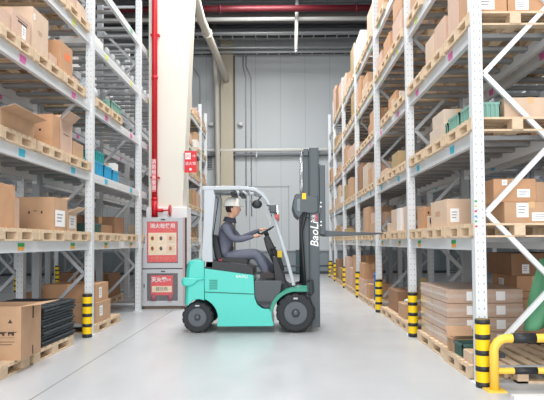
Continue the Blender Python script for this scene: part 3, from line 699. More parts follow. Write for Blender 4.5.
# floor bay one: shrink-wrapped stack, small goods, empty pallet
pallet(RF + .0, 6.34, 0, 'wooden pallet under the shrink-wrapped boxes, right floor', 1.3, .9); pallet(RF - .03, 5.42, 0, 'narrow wooden pallet under the small green crate, right floor', .86, .36)
WRAPK = mat('wrapped_kraft', (188, 160, 140), .35, var=.08, scale=10, bump=.25, coat=.4)
n_ = 0
for l in range(4):
    for a_ in range(2):
        for q in range(2):
            x0 = 1.84 + a_ * .43; y0 = 6.42 + q * .6; z0 = PH + l * .158
            t = thing('shrink_wrapped_box', 'shrink-wrapped box, %s layer, %s %s corner, right floor stack' % (['bottom', 'second', 'third', 'top'][l], ['near', 'far'][q], ['aisle', 'inner'][a_]), 'box', (x0, y0, z0), 'shrink-wrapped boxes')
            MB().box(0, .42, 0, .59, 0, .155).build('carton_body', WRAPK, t, .006, 1)
            MB().box(-.002, .422, -.002, .592, .06, .1).build('wrap_band', mat('wrap_film', (196, 176, 160), .2, coat=.5), t)
            if q == 0: MB().box(.22 if a_ == 0 else .12, .34 if a_ == 0 else .22, -.006, -.002, .03, .13).build('paper_label', PAPER, t)
crate(1.8, 2.1, 5.78, 6.06, PH, .13, DGC, 'dark green crate on the near right floor pallet')
carton(1.8, 2.08, 6.08, 6.27, PH, .14, 0, 'open tan box behind the dark green floor crate', opened=(.6, 1.2, .4, .3))
carton(1.8, 1.9, 5.5, 5.74, PH, .1, 1, 'narrow pale box before the dark green floor crate')
# empty pallets seen through the end guard
t = thing('wooden_pallet', 'empty slatted wooden pallet behind the yellow end guard', 'pallet', (2.14, 5.26, 0), 'wooden pallets')
mb = MB()
for k in range(8): mb.box(k * .15, k * .15 + .095, 0, 1.2, .122, .142)
mb.build('deck_boards', WOOD, t)
mb = MB()
for y in (0, .55, 1.1): mb.box(0, 1.145, y, y + .1, .1, .122)
mb.build('cross_boards', WOOD, t); mb = MB()
for y in (0, .55, 1.1): mb.box(0, 1.145, y, y + .1, 0, .02)
for x in (0, 1.05): mb.box(x, x + .095, 0, 1.2, .0005, .0195)
mb.build('bottom_boards', WOOD, t)
for x in (0, .52, 1.045):
    for y in (0, .55, 1.1): MB().box(x, x + .1, y, y + .1, .02, .1).build('block', WOOD, t)
mb = MB().box(RF + .1, RF + 1.2, 4.72, 4.8, 0, .03); struct(mb.build('trim_15', mat('kerb_white', (232, 232, 230), .5)))
# rear right boxes (big brown stack)
pallet(2.8, 6.8, 0, 'wooden pallet under the big brown stack behind the right rack', .95, .86)
for l, (z0, h, xo) in enumerate(((PH, .23, 0), (PH + .23, .25, 0), (PH + .48, .27, .0), (PH + .75, .27, -.06))):
    nm = ['bottom', 'second', 'third', 'top'][l]
    carton(2.8 + xo, 3.22 + xo, 6.85, 7.65, z0, h - .003, 4 if l == 3 else 3, 'brown box, %s layer left, big stack behind right rack' % nm, lines=[('n', .2, .7, .3, .32, INK)] if l < 3 else [], paper=[('l', .3, .5, .5, .8)] if l == 2 else ([('n', .3, .5, .1, .5)] if l == 3 else []))
    carton(3.23 + xo, 3.65 + xo, 6.85, 7.65, z0, h - .003, 4 if l == 3 else 3, 'brown box, %s layer right, big stack behind right rack' % nm)
# green sheet over a silver pole
t = thing('hand_trolley', 'silver hand trolley draped with a green sheet, right rack end', 'trolley', (2.0, 5.9, 0))
MB().tube([(.1, -.05, .2), (.35, -.2, .48), (.62, -.3, .85), (.75, -.3, 1.08)], .018).build('handle_tube', STEEL, t); MB().box(-.05, .2, -.2, .1, .14, .19).build('trolley_base', GREYP, t)
mb = MB(); n1, n2 = 12, 12; g = []
for i in range(n1 + 1):
    row = []
    for j in range(n2 + 1):
        a_, b_ = i / n1, j / n2
        z = 1.12 - .68 * b_ + .06 * a_ * b_; x = .30 + .2 * (1 - b_) + a_ * (.5 - .1 * (1 - b_)); y = -.34 + .06 * math.sin(a_ * 9 + b_ * 3) - .05 * b_ - .02
        row.append(mb.bm.verts.new((x, y, z)))
    g.append(row)
for i in range(n1):
    for j in range(n2):
        f_ = mb._f([g[i][j], g[i + 1][j], g[i + 1][j + 1], g[i][j + 1]]); f_.smooth = True
o = mb.build('green_sheet', mat('sheet_green', (88, 150, 112), .7, bump=.3, scale=9), t); so = o.modifiers.new('solid', 'SOLIDIFY'); so.thickness = .004
# rear right: things seen through the end frame at each shelf
for l, items in ((1, [(5.5, .5, .25, 4), (6.4, .6, .3, 0), (7.2, .5, .2, 3)]), (2, [(5.6, .5, .22, 1), (6.6, .6, .3, 5)]), (3, [(5.6, .6, .4, 2), (6.6, .6, .3, 0)])):
    for q, (y0, d_, h, k) in enumerate(items):
        pallet(XR('rear right', .0, .8)[0], y0 - .1, ztop(l), 'wooden pallet, %s of %s, %s' % (POS[q], cell('rear right', 0, l), 'near end'), d_ + .2, .8, False)
        BOX('rear right', 0, l, .05, .6, y0, y0 + d_, h, k, '%s box on %s pallet' % (KNAME[k], POS[q]), parts=False)
# ---- right rack bay two (authored)
PAL('right', 1, 3, 8.1, .82, 'nearest'); PAL('right', 1, 3, 9.2, .84, 'farthest')
BOX('right', 1, 3, .1, .55, 9.3, 9.95, .34, 3, 'large orange-brown box with white label', paper=[('n', .1, .32, .5, .95)]); BOX('right', 1, 3, .02, .12, 9.12, 9.28, .16, 1, 'small pale box in front', dz=PH)
PAL('right', 1, 2, 8.05, .55, 'nearest'); PAL('right', 1, 2, 8.66, .8, 'middle'); PAL('right', 1, 2, 9.6, .84, 'farthest')
BOX('right', 1, 2, .0, .4, 8.7, 9.2, .24, 6, 'olive-brown box'); BOX('right', 1, 2, .0, .5, 9.7, 10.2, .1, 1, 'flat pale box'); 
BOX('right', 1, 4, .0, .5, 8.3, 9.0, .34, 2, 'lower pinkish box in near stack'); BOX('right', 1, 4, .0, .5, 8.3, 8.95, .3, 3, 'upper orange-brown box in near stack', dz=PH + .345)
BOX('right', 1, 4, .0, .5, 9.2, 9.8, .32, 3, 'orange-brown box, second stack'); BOX('right', 1, 4, .0, .45, 10.0, 10.5, .28, 2, 'pinkish box at far end')
PAL('right', 1, 4, 8.2, .85, 'nearest', detail=False); PAL('right', 1, 4, 9.12, .8, 'middle', detail=False); PAL('right', 1, 4, 9.95, .7, 'farthest', detail=False)
PAL('right', 1, 1, 8.1, .4, 'nearest'); PAL('right', 1, 1, 8.55, .8, 'middle'); PAL('right', 1, 1, 9.5, .84, 'farthest')
for k, (y0, y1) in enumerate(((8.14, 8.38), (8.6, 8.86), (8.9, 9.3))): BOX('right', 1, 1, .0, .6, y0, y1, .34, [1, 7, 1][k], '%s upright %s slab box' % (['first', 'second', 'third'][k], ['pale', 'white', 'pale'][k]))
BOX('right', 1, 1, .1, .5, 9.6, 10.2, .16, 5, 'low greyish box at far end')
BOX('right', 0, 4, .0, .5, 7.3, 7.75, .3, 3, 'orange-brown box at far end'); PAL('right', 0, 4, 7.08, .8, 'farthest', detail=False); PAL('right', 0, 4, 6.14, .8, 'middle', detail=False); PAL('right', 0, 4, 5.26, .8, 'nearest', detail=False)
pallet(RF, 8.2, 0, 'first wooden pallet past the second right guard, right floor', 1.0, .9); pallet(RF, 9.26, 0, 'second wooden pallet past the second right guard, right floor', 1.2, .9)
BOX('right', 1, 0, .05, .55, 8.66, 9.1, .22, 0, 'tan box with white wrapped top'); 
t = thing('plastic_wrap', 'crumpled white plastic wrap on the tan floor box, right rack', 'wrap', (2.1, 8.88, PH + .22)); mb = MB()
for k in range(7): mb.ball((rs.uniform(-.18, .18), rs.uniform(-.15, .15), .02), .07, 1.2, 1, .45, 8)
mb.build('crumpled_film', mat('film_white', (222, 228, 234), .3, bump=.5, scale=20), t)
t = thing('timber_plank', 'grey-brown plank leaning across the floor bay behind the tan box', 'plank', (2.2, 9.12, 0)); MB().bar((0, 0, .14), (.1, .2, .7), .12, .03).build('board', KRAFT[6], t)
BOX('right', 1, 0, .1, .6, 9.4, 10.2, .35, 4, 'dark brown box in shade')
# blue stand
BL = mat('stand_blue', (36, 108, 176), .45)
t = thing('blue_stand', 'tall blue metal stand beside the third right guard', 'stand', (1.9, 11.5, 0))
MB().box(-.1, .1, -.1, .1, 0, .03).build('base', BL, t); MB().cyl((-.03, 0, .03), (-.03, 0, .68), .02).build('post', BL, t); MB().cyl((.05, .05, .03), (.05, .05, .6), .02).build('post', BL, t)
for z in (.25, .45, .6): MB().box(-.06, .08, -.03, .06, z, z + .03).build('crossbar', BL, t)
# ---- procedural far stock
rp = random.Random(29)
def fill(side, bay, ys, levels, pbox=.8, tall=None, u0=0.0, deep=.5):
    a, b = ys[bay] + .08, ys[bay + 1] - .08; n = 3 if b - a > 2 else (2 if b - a > 1.6 else 1); st = (b - a) / n
    for l in levels:
        for q in range(n):
            if rp.random() > .93: continue
            y0 = a + q * st + .02; ly = st - .06; pos = POS[q] if n == 3 else ['nearer', 'farther'][q]
            x0, x1 = XR(side, -.02, .84); pallet(x0, y0, ztop(l), 'wooden pallet, %s on %s' % (pos, cell(side, bay, l)), ly, .84, False)
            if rp.random() > pbox * .85: continue
            mx = .62 if l not in (5,) else 1.0
            if tall and l in tall: mx = tall[l]
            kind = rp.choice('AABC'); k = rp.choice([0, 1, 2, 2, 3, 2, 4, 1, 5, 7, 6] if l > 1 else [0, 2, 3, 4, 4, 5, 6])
            hh = rp.uniform(.3, 1) * mx
            mk = dict(parts=False)
            if kind == 'A': BOX(side, bay, l, u0, deep, y0 + .04, y0 + ly - .06, hh, k, '%s box on %s pallet' % (KNAME[k], pos), **mk)
            elif kind == 'B':
                BOX(side, bay, l, u0, deep, y0 + .03, y0 + ly - .05, hh * .48, k, 'lower %s box on %s pallet' % (KNAME[k], pos), **mk)
                k2 = rp.choice([0, 2, 3]); BOX(side, bay, l, u0 + .02, deep - .08, y0 + .06, y0 + ly - .12, hh * .5, k2, 'upper %s box on %s pallet' % (KNAME[k2], pos), dz=PH + hh * .48, **mk)
            else:
                mid = y0 + ly * rp.uniform(.4, .6)
                BOX(side, bay, l, u0, deep, y0 + .03, mid - .02, hh, k, 'nearer %s box on %s pallet' % (KNAME[k], pos), **mk)
                k2 = rp.choice([0, 1, 2, 3]); BOX(side, bay, l, u0, deep, mid + .01, y0 + ly - .03, hh * rp.uniform(.5, .9), k2, 'farther %s box on %s pallet' % (KNAME[k2], pos), **mk)
fill('right', 2, RY, (1, 2, 3, 4), .85); fill('right', 3, RY, (1, 2, 3, 4)); fill('right', 4, RY, (1, 2, 3, 4)); fill('right', 5, RY, (1, 2, 3), .9)
fill('right', 2, RY, (0,), .9, {0: .75}); fill('right', 3, RY, (0,), 1, {0: .85}); fill('right', 4, RY, (0,), 1, {0: .8}); fill('right', 5, RY, (0,), 1, {0: .7})
fill('right', 3, RY, (5,), 1, {5: .85}); 
# top shelf, right
PAL('right', 2, 5, 10.85, .85, 'nearest', detail=False); PAL('right', 2, 5, 11.75, .6, 'middle', detail=False); PAL('right', 2, 5, 12.5, .85, 'farthest', detail=False)
BOX('right', 2, 5, .0, .5, 10.9, 11.6, .55, 2, 'pinkish box on nearest pallet'); BOX('right', 2, 5, .0, .6, 12.55, 13.3, .3, 7, 'lower white box of white pair'); BOX('right', 2, 5, .0, .6, 12.58, 13.28, .33, 7, 'upper white box of white pair', dz=PH + .305)
PAL('right', 1, 5, 9.6, .85, 'farthest', detail=False); BOX('right', 1, 5, .0, .5, 9.7, 10.3, .5, 3, 'orange-brown box')
PAL('right', 4, 5, 16.45, .85, 'nearest', detail=False); PAL('right', 4, 5, 17.35, .8, 'middle', detail=False); PAL('right', 4, 5, 18.2, .8, 'farthest', detail=False)
for q, (y0, y1, h, k) in enumerate(((16.5, 17.25, .6, 2), (17.38, 18.1, .75, 4), (18.22, 18.95, .95, 2))): BOX('right', 4, 5, -.02, .6, y0, y1, h, k, 'tall %s box on %s pallet' % (KNAME[k], POS[q]), parts=False)
# left far bays
for b_ in (4, 5): fill('left', b_, LY, (1, 2, 3, 4, 5), .9, {5: .6})
fill('left', 2, LY, (1,), .4); fill('left', 4, LY, (0,), .8)
# rear left stock (seen through the left rack)
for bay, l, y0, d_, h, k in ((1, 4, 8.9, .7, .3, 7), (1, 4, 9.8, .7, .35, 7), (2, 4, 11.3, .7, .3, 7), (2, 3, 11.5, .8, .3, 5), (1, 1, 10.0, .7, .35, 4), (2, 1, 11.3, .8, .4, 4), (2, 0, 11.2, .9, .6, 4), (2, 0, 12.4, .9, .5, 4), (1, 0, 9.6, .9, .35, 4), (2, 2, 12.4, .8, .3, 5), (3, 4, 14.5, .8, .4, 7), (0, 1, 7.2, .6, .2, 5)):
    y0_ = y0 - .05; x0, _ = XR('rear left', 0, .8)
    nm = 'near part' if (y0 - LY[bay]) < 1.2 else 'far part'
    pallet(x0, y0_, ztop(l), 'wooden pallet, %s, %s' % (nm, cell('rear left', bay, l)), d_ + .1, .8, False); BOX('rear left', bay, l, .05, .6, y0, y0 + d_, h, k, '%s box, %s' % (KNAME[k], nm), parts=False)

# ------------------------------------------------------------------ forklift truck
RX, RYY = -.55, 8.79
fk = thing('forklift_truck', 'teal and silver electric forklift truck with raised mast, crossing the aisle', 'forklift', (RX, RYY, 0))
def N(px, py):      # point on the near side plane (local x, z)
    return ((px - 281) / 69.7 - RX, 1.3 + (242.2 - py) / 69.7)
def C(px, py):      # point on the centre plane
    return ((px - 281) / 65.3 - RX, 1.3 + (242.2 - py) / 65.3)
def arcpts(cx, cy, r, a0, a1, n):
    return [(cx + r * math.cos(R(a0 + (a1 - a0) * i / n)), cy - r * math.sin(R(a0 + (a1 - a0) * i / n))) for i in range(n + 1)]
HW = .53
# chassis
poly = [(203.5, 268), (253, 275), (254, 297), (256.5, 304), (262, 308.5), (271, 309)] + arcpts(295, 314.5, 24, 168, 205, 5) + [(272, 326), (218, 326)] + arcpts(196.5, 318.3, 21.5, 338, 402 - 360 + 0 + 0 if False else 68, 1)[:0] + arcpts(196.5, 318.3, 21, -20, 68, 8)
P = [N(*p) for p in poly]
MB().prism(P, -HW, HW).build('chassis', TEAL, fk, .018, 3)
# seams and panel lines
body = [c for c in fk.children if c.name.startswith('chassis')][0]
SEAM = mat('seam_teal_dark', (18, 100, 88), .6)
mb = MB()
for a, b in (((204, 291.5), (254, 294)),):
    p, q = N(*a), N(*b); mb.bar((p[0], -HW - .001, p[1]), (q[0], -HW - .001, q[1]), .008, .012, up=(0, 0, 1))
mb.build('panel_gap', SEAM, body)
mb = MB()
for k in range(6):
    p = N(209, 279.5 + k * 1.7); mb.box(p[0], p[0] + .115, -HW - .006, -HW, p[1] - .012, p[1])
mb.build('vent_grille', mat('vent_teal', (30, 140, 122), .5), body)
p = N(241.5, 276.5); text('BAOLI', .06, WHITE, 'model_lettering', body, (p[0], -HW - .003, p[1]), (R(90), R(3), 0))
# counterweight (rounded in plan)
cw = [(204, 259.5), (191, 259), (186, 261), (184.2, 270), (183, 288), (182.3, 304.5), (184, 305)] + arcpts(196.5, 318.3, 19.5, 126, 68, 6)
secs = []
for y, off in ((-HW - .005, .085), (-HW + .03, .045), (-HW + .1, .01), (-.2, 0), (.2, 0), (HW - .1, .01), (HW - .03, .045), (HW + .005, .085)):
    sec = []
    for (px, py) in cw:
        x, z = N(px, py); wgt = max(0, min(1, (204 - px) / 20)); sec.append((x + off * wgt * .8, z - (off * .35 if py < 262 else 0)))
    secs.append((y, sec))
MB().loft(secs).build('counterweight', TEAL, fk, .022, 3)
cwt = [c for c in fk.children if c.name.startswith('counterweight')][0]
# side horn (tail bumper swell) and lamp recess
h0 = [(205, 276), (196, 277), (188, 276.5), (181.8, 277.5), (180.8, 281), (182, 285.5), (188, 286.5), (193, 285), (198, 280.5), (205, 279)]
for s_ in (-1, 1):
    q = [N(*p) for p in h0]; cxh = sum(a for a, b in q) / len(q); czh = sum(b for a, b in q) / len(q)
    sc = lambda k: [(cxh + (a - cxh) * k, czh + (b - czh) * k) for a, b in q]
    y0 = s_ * (HW - .16); y1 = s_ * (HW + .004); y2 = s_ * (HW + .028)
    MB().loft([(y0, q), (y1, q), (y2, sc(.82))]).build('rear_lamp_horn', TEAL, cwt, .015, 3)
for z0, z1 in ((.82, .98), (.42, .62)):
    MB().box(N(182.5, 0)[0] - .0, N(186, 0)[0], -.26, .26, z0 - .0, z1).build('rear_recess', BLACKP, cwt, .01)
MB().box(N(204, 0)[0] - .004, N(204, 0)[0] + .004, -HW - .003, HW + .003, N(0, 300)[1], N(0, 261)[1]).build('panel_gap', SEAM, cwt)
# deck / hood, battery cover black top
P = [N(*p) for p in ((205, 260.5), (216, 261), (246, 264.5), (253, 268), (253.5, 275.5), (204, 268.5))]
MB().prism(P, -HW + .02, HW - .02).build('battery_hood', BLACKP, fk, .012)
# footwell and floor
P = [N(*p) for p in ((253.5, 281), (281.5, 281.5), (280, 292), (274, 300), (270, 308.2), (263, 308), (257, 303), (254.2, 297))]
MB().prism(P, -HW + .015, HW - .015).build('footwell', GREYP, fk, .01)
p0, p1 = N(253, 283), N(284, 283); MB().box(p0[0], p1[0], -HW + .02, HW - .02, p0[1] - .02, p0[1] + .01).build('floor_mat', BLACKP, fk)
mb = MB(); q0, q1 = N(255, 305), N(275, 305); mb.box(N(257, 0)[0], N(270, 0)[0], -HW - .02, -HW + .03, N(0, 304)[1], N(0, 301.5)[1]); mb.build('entry_step', BLACKP, fk)
P = [N(*p) for p in ((279, 282), (283, 282), (297, 292), (307, 293), (307, 297), (283, 300), (277, 297))]
MB().prism(P, -HW + .22, HW - .22).build('front_bulkhead', BLACKP, fk, .01)
# cowl between footwell and mast
P = [C(*p) for p in ((272, 256), (277, 256), (287, 284), (287, 292), (276, 292))]
MB().prism(P, -.3, .3).build('front_cowl', BLACKP, fk, .015)
# fenders
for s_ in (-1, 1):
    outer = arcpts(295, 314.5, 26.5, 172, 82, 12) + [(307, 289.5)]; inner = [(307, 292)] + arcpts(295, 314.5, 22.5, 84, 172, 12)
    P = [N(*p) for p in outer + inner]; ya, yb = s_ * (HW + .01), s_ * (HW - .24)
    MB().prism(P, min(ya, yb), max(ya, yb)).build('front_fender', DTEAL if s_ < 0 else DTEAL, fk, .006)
# wheels
def wheel(name, x, z, r, wdt, y, s_):
    e = bpy.data.objects.new(name, None); COL.objects.link(e); e.parent = fk; e.location = (x, y, z)
    n = 56; mb = MB(); prof = [(-.5, .58), (-.5, .86), (-.42, .95), (-.3, 1.0), (.3, 1.0), (.42, .95), (.5, .86), (.5, .58)]
    rings = []
    for t_, rr_ in prof:
        rg = []
        for i in range(n):
            k = rr_
            if rr_ > .9 and (i % 4) in (0,) : k = rr_ - .055
            a = 2 * math.pi * i / n; rg.append(mb.bm.verts.new((r * k * math.cos(a), t_ * wdt, r * k * math.sin(a))))
        rings.append(rg)
    mb.skin(rings, cap=False, smooth=False); mb.skin([[v for v in rings[-1]], rings[0]], cap=False, smooth=False)
    mb.build('tyre', TYRE, e)
    o_ = -s_ * 0 + (wdt * .5) * (-1 if s_ < 0 else 1); f_ = -1 if s_ < 0 else 1
    MB().lathe([(0, r * .6), (-.02, r * .58), (-.03, r * .52), (-.06, r * .42), (-.06, r * .3), (-.02, r * .26), (0, r * .2), (.0, r * .01)], (0, o_, 0), (0, f_, 0), 32).build('rim', RIM, e)
    MB().cyl((0, -wdt * .45, 0), (0, wdt * .45, 0), r * .56, n=24).build('drum', BLACKP, e)
    MB().lathe([(0, .1 * r * 1.8), (.02, .09 * r * 1.8), (.03, .01)], (0, o_, 0), (0, f_, 0), 16).build('hub', RIM, e)
    for k in range(8):
        a = 2 * math.pi * k / 8; c_ = Vector((r * .36 * math.cos(a), o_ - f_ * .058, r * .36 * math.sin(a)))
        MB().cyl(c_, c_ + Vector((0, f_ * .018, 0)), .011, n=6).build('wheel_nut', STEEL, e)
    mb = MB(); a = R(78); mb.box(-.03, .03, o_ - .001 if f_ > 0 else o_ - .002, o_ + .002 if f_ > 0 else o_ + .001, r * .7, r * .78); mb.build('tyre_sticker', mat('tyre_label', (190, 196, 200), .5), e)
xf, zf = N(295, 314.5); xr, zr = N(196.6, 318.3)
for s_ in (-1, 1):
    wheel('front_wheel', xf, .283, .283, .2, s_ * (HW - .08), s_); wheel('rear_wheel', xr, .226, .226, .17, s_ * (HW - .11), s_)
MB().cyl((xf, -.4, .283), (xf, .4, .283), .07).build('front_axle', BLACKP, fk); MB().cyl((xr, -.35, .226), (xr, .35, .226), .06).build('rear_axle', BLACKP, fk)
MB().box(N(220, 0)[0], N(270, 0)[0], -.4, .4, .1, .2).build('underbody', BLACKP, fk)
# overhead guard
def rect_sweep(mb, pts, w_, h_):
    """pts (x, y, z): rectangular profile swept, w_ along y, h_ in the xz-plane"""
    rings = []; pts = [Vector(p) for p in pts]
    for i, p in enumerate(pts):
        d = (pts[min(i + 1, len(pts) - 1)] - pts[max(i - 1, 0)]); d.y = 0; d.normalize(); nrm = Vector((-d.z, 0, d.x))
        rings.append([mb.bm.verts.new(p + nrm * a * h_ / 2 + Vector((0, b * w_ / 2, 0))) for a, b in ((-1, -1), (1, -1), (1, 1), (-1, 1))])
    mb.skin(rings, smooth=False)
GY = .44
for s_ in (-1, 1):
    P = [N(*p) for p in ((203.5, 188), (213, 188), (215, 196), (211.5, 235), (212.5, 268), (202.5, 267), (201, 255), (203, 225))]
    ya, yb = s_ * (HW - .02), s_ * (HW - .11); MB().prism(P, min(ya, yb), max(ya, yb)).build('rear_pillar', GUARD, fk, .01)
    mb = MB(); pts = [(237, 187.3), (248, 187.8), (256, 189.5), (262, 193.5), (267.5, 200.5), (272, 211), (276.5, 224.5), (281.5, 241), (287, 260), (293.5, 286)]
    mb_pts = []
    for p in pts: x, z = N(*p); mb_pts.append((x, s_ * (HW - .05), z))
    rect_sweep(mb, mb_pts, .055, .052); mb.build('front_pillar', GUARD, fk, .012)
    x0, z0 = N(203, 187.3); x1, z1 = N(240, 187.3)
    MB().box(x0 - .02, x1, s_ * (HW - .05) - .035, s_ * (HW - .05) + .035, z0 - .03, z0 + .03).build('roof_side_rail', GUARD, fk, .01)
zt = N(0, 187.3)[1]; xa = N(203, 0)[0]; xb = N(256, 0)[0]
MB().box(xa - .02, xa + .42, -HW + .03, HW - .03, zt + .0, zt + .03).build('roof_plate', GUARD, fk, .008)
for x in (xa + .5, xa + .6, xa + .7): MB().box(x - .01, x + .015, -HW + .05, HW - .05, zt - .02, zt + .02).build('roof_bar', GUARD, fk)
MB().box(xb - .03, xb + .02, -HW + .05, HW - .05, zt - .05, zt - .0).build('roof_front_bar', GUARD, fk, .008)
for px, py in ((231, 191.5), (240, 192)):
    x, z = N(px, py); MB().box(x - .03, x + .04, -.3, .3, z - .03, z + .02).build('roof_vent', BLACKP, fk, .008)
mb = MB(); x, z = N(214, 195); mb.tube([(x, -HW + .1, z), (x + .05, -HW + .1, z - .04), (x + .02, -HW + .1, z - .25), (x - .03, -HW + .1, z - .6)], .008, 6); mb.build('cable', BLACKP, fk)
# mirror, headlamp, turn lamp
def small(name, px, py, plane, y, r, m, lab=None, sx=1, sz=1):
    x, z = (N if plane else C)(px, py); e = MB().ball((0, 0, 0), r, sx, .5, sz, 14).build(name, m, fk, loc=(x, y, z)); return e
small('rear_view_mirror', 257, 204, 1, -HW + .02, .075, BLACKP, sx=1.0, sz=.85); x, z = N(258, 200); MB().tube([(x, -HW + .04, z), (x + .06, -HW + .05, z + .08)], .01, 6).build('mirror_arm', BLACKP, fk)
for s_ in (-1, 1):
    x, z = N(273, 209); MB().box(x - .05, x + .06, s_ * (HW + .03) - .05, s_ * (HW + .03) + .05, z - .06, z + .06).build('work_lamp', GREYP, fk, .02)
    MB().box(x + .055, x + .07, s_ * (HW + .03) - .045, s_ * (HW + .03) + .045, z - .05, z + .05).build('lamp_lens', STEEL, fk)
    x, z = N(277, 216.5); MB().box(x - .03, x + .03, s_ * (HW + .03) - .035, s_ * (HW + .03) + .035, z - .03, z + .03).build('indicator_lamp', mat('lamp_red', (190, 70, 60), .4), fk, .008)
    x, z = N(267, 203); MB().tube([(x, s_ * HW, z - .03), (x + .08, s_ * (HW + .03), z - .05)], .01, 6).build('lamp_arm', BLACKP, fk)
# seat
P = [C(*p) for p in ((219, 259), (223, 256.5), (246, 257.5), (249, 259.5), (248.5, 264), (219, 265))]
MB().prism(P, -.24, .24).build('seat_cushion', BLACKP, fk, .02, 3)
P = [C(*p) for p in ((212.8, 236), (215.5, 234), (219, 236), (221, 246), (224, 258), (219, 261), (216, 256))]
MB().prism(P, -.23, .23).build('seat_back', BLACKP, fk, .025, 3)
x, z = C(222, 260); MB().box(x - .03, x + .03, -.27, -.24, z - .03, z + .03).build('belt_buckle', mat('buckle_red', (150, 50, 56), .5), fk)
# steering column, wheel, display
P = [C(*p) for p in ((263.5, 238), (268, 234), (274, 246), (281, 258), (284.5, 270), (279, 273), (272, 262), (266, 248))]
MB().prism(P, -.1, .1).build('steering_column', BLACKP, fk, .02, 3)
cx, cz = C(265, 231.8); e = bpy.data.objects.new('steering_wheel', None); COL.objects.link(e); e.parent = fk; e.location = (cx, 0, cz); e.rotation_euler = (0, R(-31), 0)
MB().tube([(.15 * math.cos(a * math.pi / 12), .15 * math.sin(a * math.pi / 12), 0) for a in range(25)], .013, 8).build('wheel_rim', BLACKP, e)
for k in range(3): MB().bar((0, 0, -.01), (.14 * math.cos(k * 2.09), .14 * math.sin(k * 2.09), 0), .02, .012).build('spoke', BLACKP, e)
MB().cyl((0, 0, -.07), (0, 0, .01), .035).build('hub', BLACKP, e); MB().cyl((-.09, -.09, 0), (-.09, -.09, .06), .018).build('spinner_knob', BLACKP, e)
MB().tube([(C(267, 233)[0], 0, C(267, 234)[1]), (cx, 0, cz - .02)], .03, 10).build('column_tube', BLACKP, fk)
x, z = C(279.5, 254); MB().box(x - .035, x + .035, -.13, -.1, z - .05, z + .05).build('warning_label', mat('label_yellow', (238, 206, 40), .5), fk)
x, z = C(266.5, 222); o = MB().box(-.004, .004, -.12, .12, -.14, .14).build('wind_deflector', mat('clear_shield', (215, 225, 228), .1, alpha=.35), fk, loc=(x + .05, 0, z)); o.rotation_euler = (0, R(-20), 0)
for k in range(3):
    x, z = C(272 + k * 2, 250 - k); MB().tube([(x, -.16 - k * .05, z - .12), (x - .02, -.17 - k * .05, z)], .008, 6).build('hydraulic_lever', BLACKP, fk); MB().ball((x - .02, -.17 - k * .05, z + .01), .018).build('lever_knob', BLACKP, fk)
MB().tube([(C(272, 276)[0], -.12, C(0, 276)[1]), (C(277, 279)[0], -.12, C(0, 281)[1])], .02, 6).build('pedal', BLACKP, fk)
# mast
MW = .36
_C = C
def C(px, py): return ((px - 281) / 67.8 - RX, 1.3 + (242.2 - py) / 67.8)
mx = lambda px: C(px, 0)[0]; mz = lambda py: C(0, py)[1]
for s_ in (-1, 1):
    y = s_ * MW
    def chan(x0, x1, z0, z1, name, dy=.0, wd_=.07):
        mb = MB(); ya = y - .04 + dy; yb = y + .04 + dy
        mb.box(x0, x1, y + s_ * .03 - .006 + dy, y + s_ * .03 + .006 + dy, z0, z1); mb.box(x0, x0 + .02, ya, yb, z0, z1); mb.box(x1 - .02, x1, ya, yb, z0, z1)
        return mb.build(name, DGREY, fk, .004)
    chan(mx(309.5), mx(319.0), .06, mz(148.5), 'mast_outer_channel')
    chan(mx(303), mx(310), .3, mz(151), 'mast_inner_channel', dy=-s_ * .09)
    MB().cyl((mx(302.5), s_ * .26, mz(285)), (mx(302.5), s_ * .26, mz(215)), .032).build('lift_cylinder', BLACKP, fk)
    MB().cyl((mx(302.5), s_ * .26, mz(215)), (mx(302.5), s_ * .26, mz(151)), .02).build('lift_rod', STEEL, fk)
    MB().cyl((mx(306.5), s_ * .2, mz(196)), (mx(306.5), s_ * .2, mz(152)), .012).build('lift_chain', STEEL, fk)
    MB().cyl((mx(287), s_ * .3, mz(289)), (mx(304), s_ * .3, mz(285)), .03).build('tilt_cylinder', BLACKP, fk)
for z0, z1 in ((mz(156), mz(149)), (mz(218), mz(212)), (.3, .4), (.08, .2)):
    MB().box(mx(304), mx(309), -MW, MW, z0, z1).build('mast_crossmember', DGREY, fk, .006)
# pulley bracket near side
P = [C(*p) for p in ((294.5, 196), (297, 194), (302, 196), (318, 197), (318, 213), (312, 214.5), (303, 213), (299, 219), (295, 215), (292.5, 207))]
MB().prism(P, -MW - .06, -MW - .02).build('mast_bracket', DGREY, fk, .012)
MB().prism([(a, b) for a, b in P], MW + .02, MW + .06).build('mast_bracket', DGREY, fk, .012)
P = [C(*p) for p in ((297, 200), (300, 199), (300, 212), (297, 211))]; MB().prism(P, -MW - .064, -MW - .058).build('bracket_opening', mat('see_grey', (120, 130, 136), .5), fk)
x, z = C(304, 197); MB().box(x - .03, x + .03, -MW - .075, -MW - .06, z - .045, z + .045).build('warning_label', mat('label_yellow', (238, 206, 40), .5), fk)
MB().tube([(C(306, 0)[0], -MW - .05, mz(213)), (C(301, 0)[0], -MW - .06, mz(232)), (C(303, 0)[0], -MW - .05, mz(262)), (C(304, 0)[0], -MW - .04, mz(285))], .022, 8).build('hydraulic_hose', BLACKP, fk)
mch = [c for c in fk.children if c.name.startswith('mast_outer_channel')][0]
MB().box(mx(310), mx(318.5), -MW - .038, -MW - .034, mz(255), mz(213)).build('decal_panel', DGREY, mch)
text('BaoLi', .165, WHITE, 'maker_lettering', mch, (mx(314.4), -MW - .041, mz(235)), (R(90), R(-90), 0), shear=.25, bold=.002)
text('KB', .075, WHITE, 'model_lettering', mch, (mx(313.4), -MW - .041, mz(218.5)), (R(90), R(-90), 0))
MB().box(mx(315.2), mx(316.8), -MW - .041, -MW - .038, mz(222), mz(215)).build('red_mark', mat('mark_red', (206, 60, 80), .5), mch)
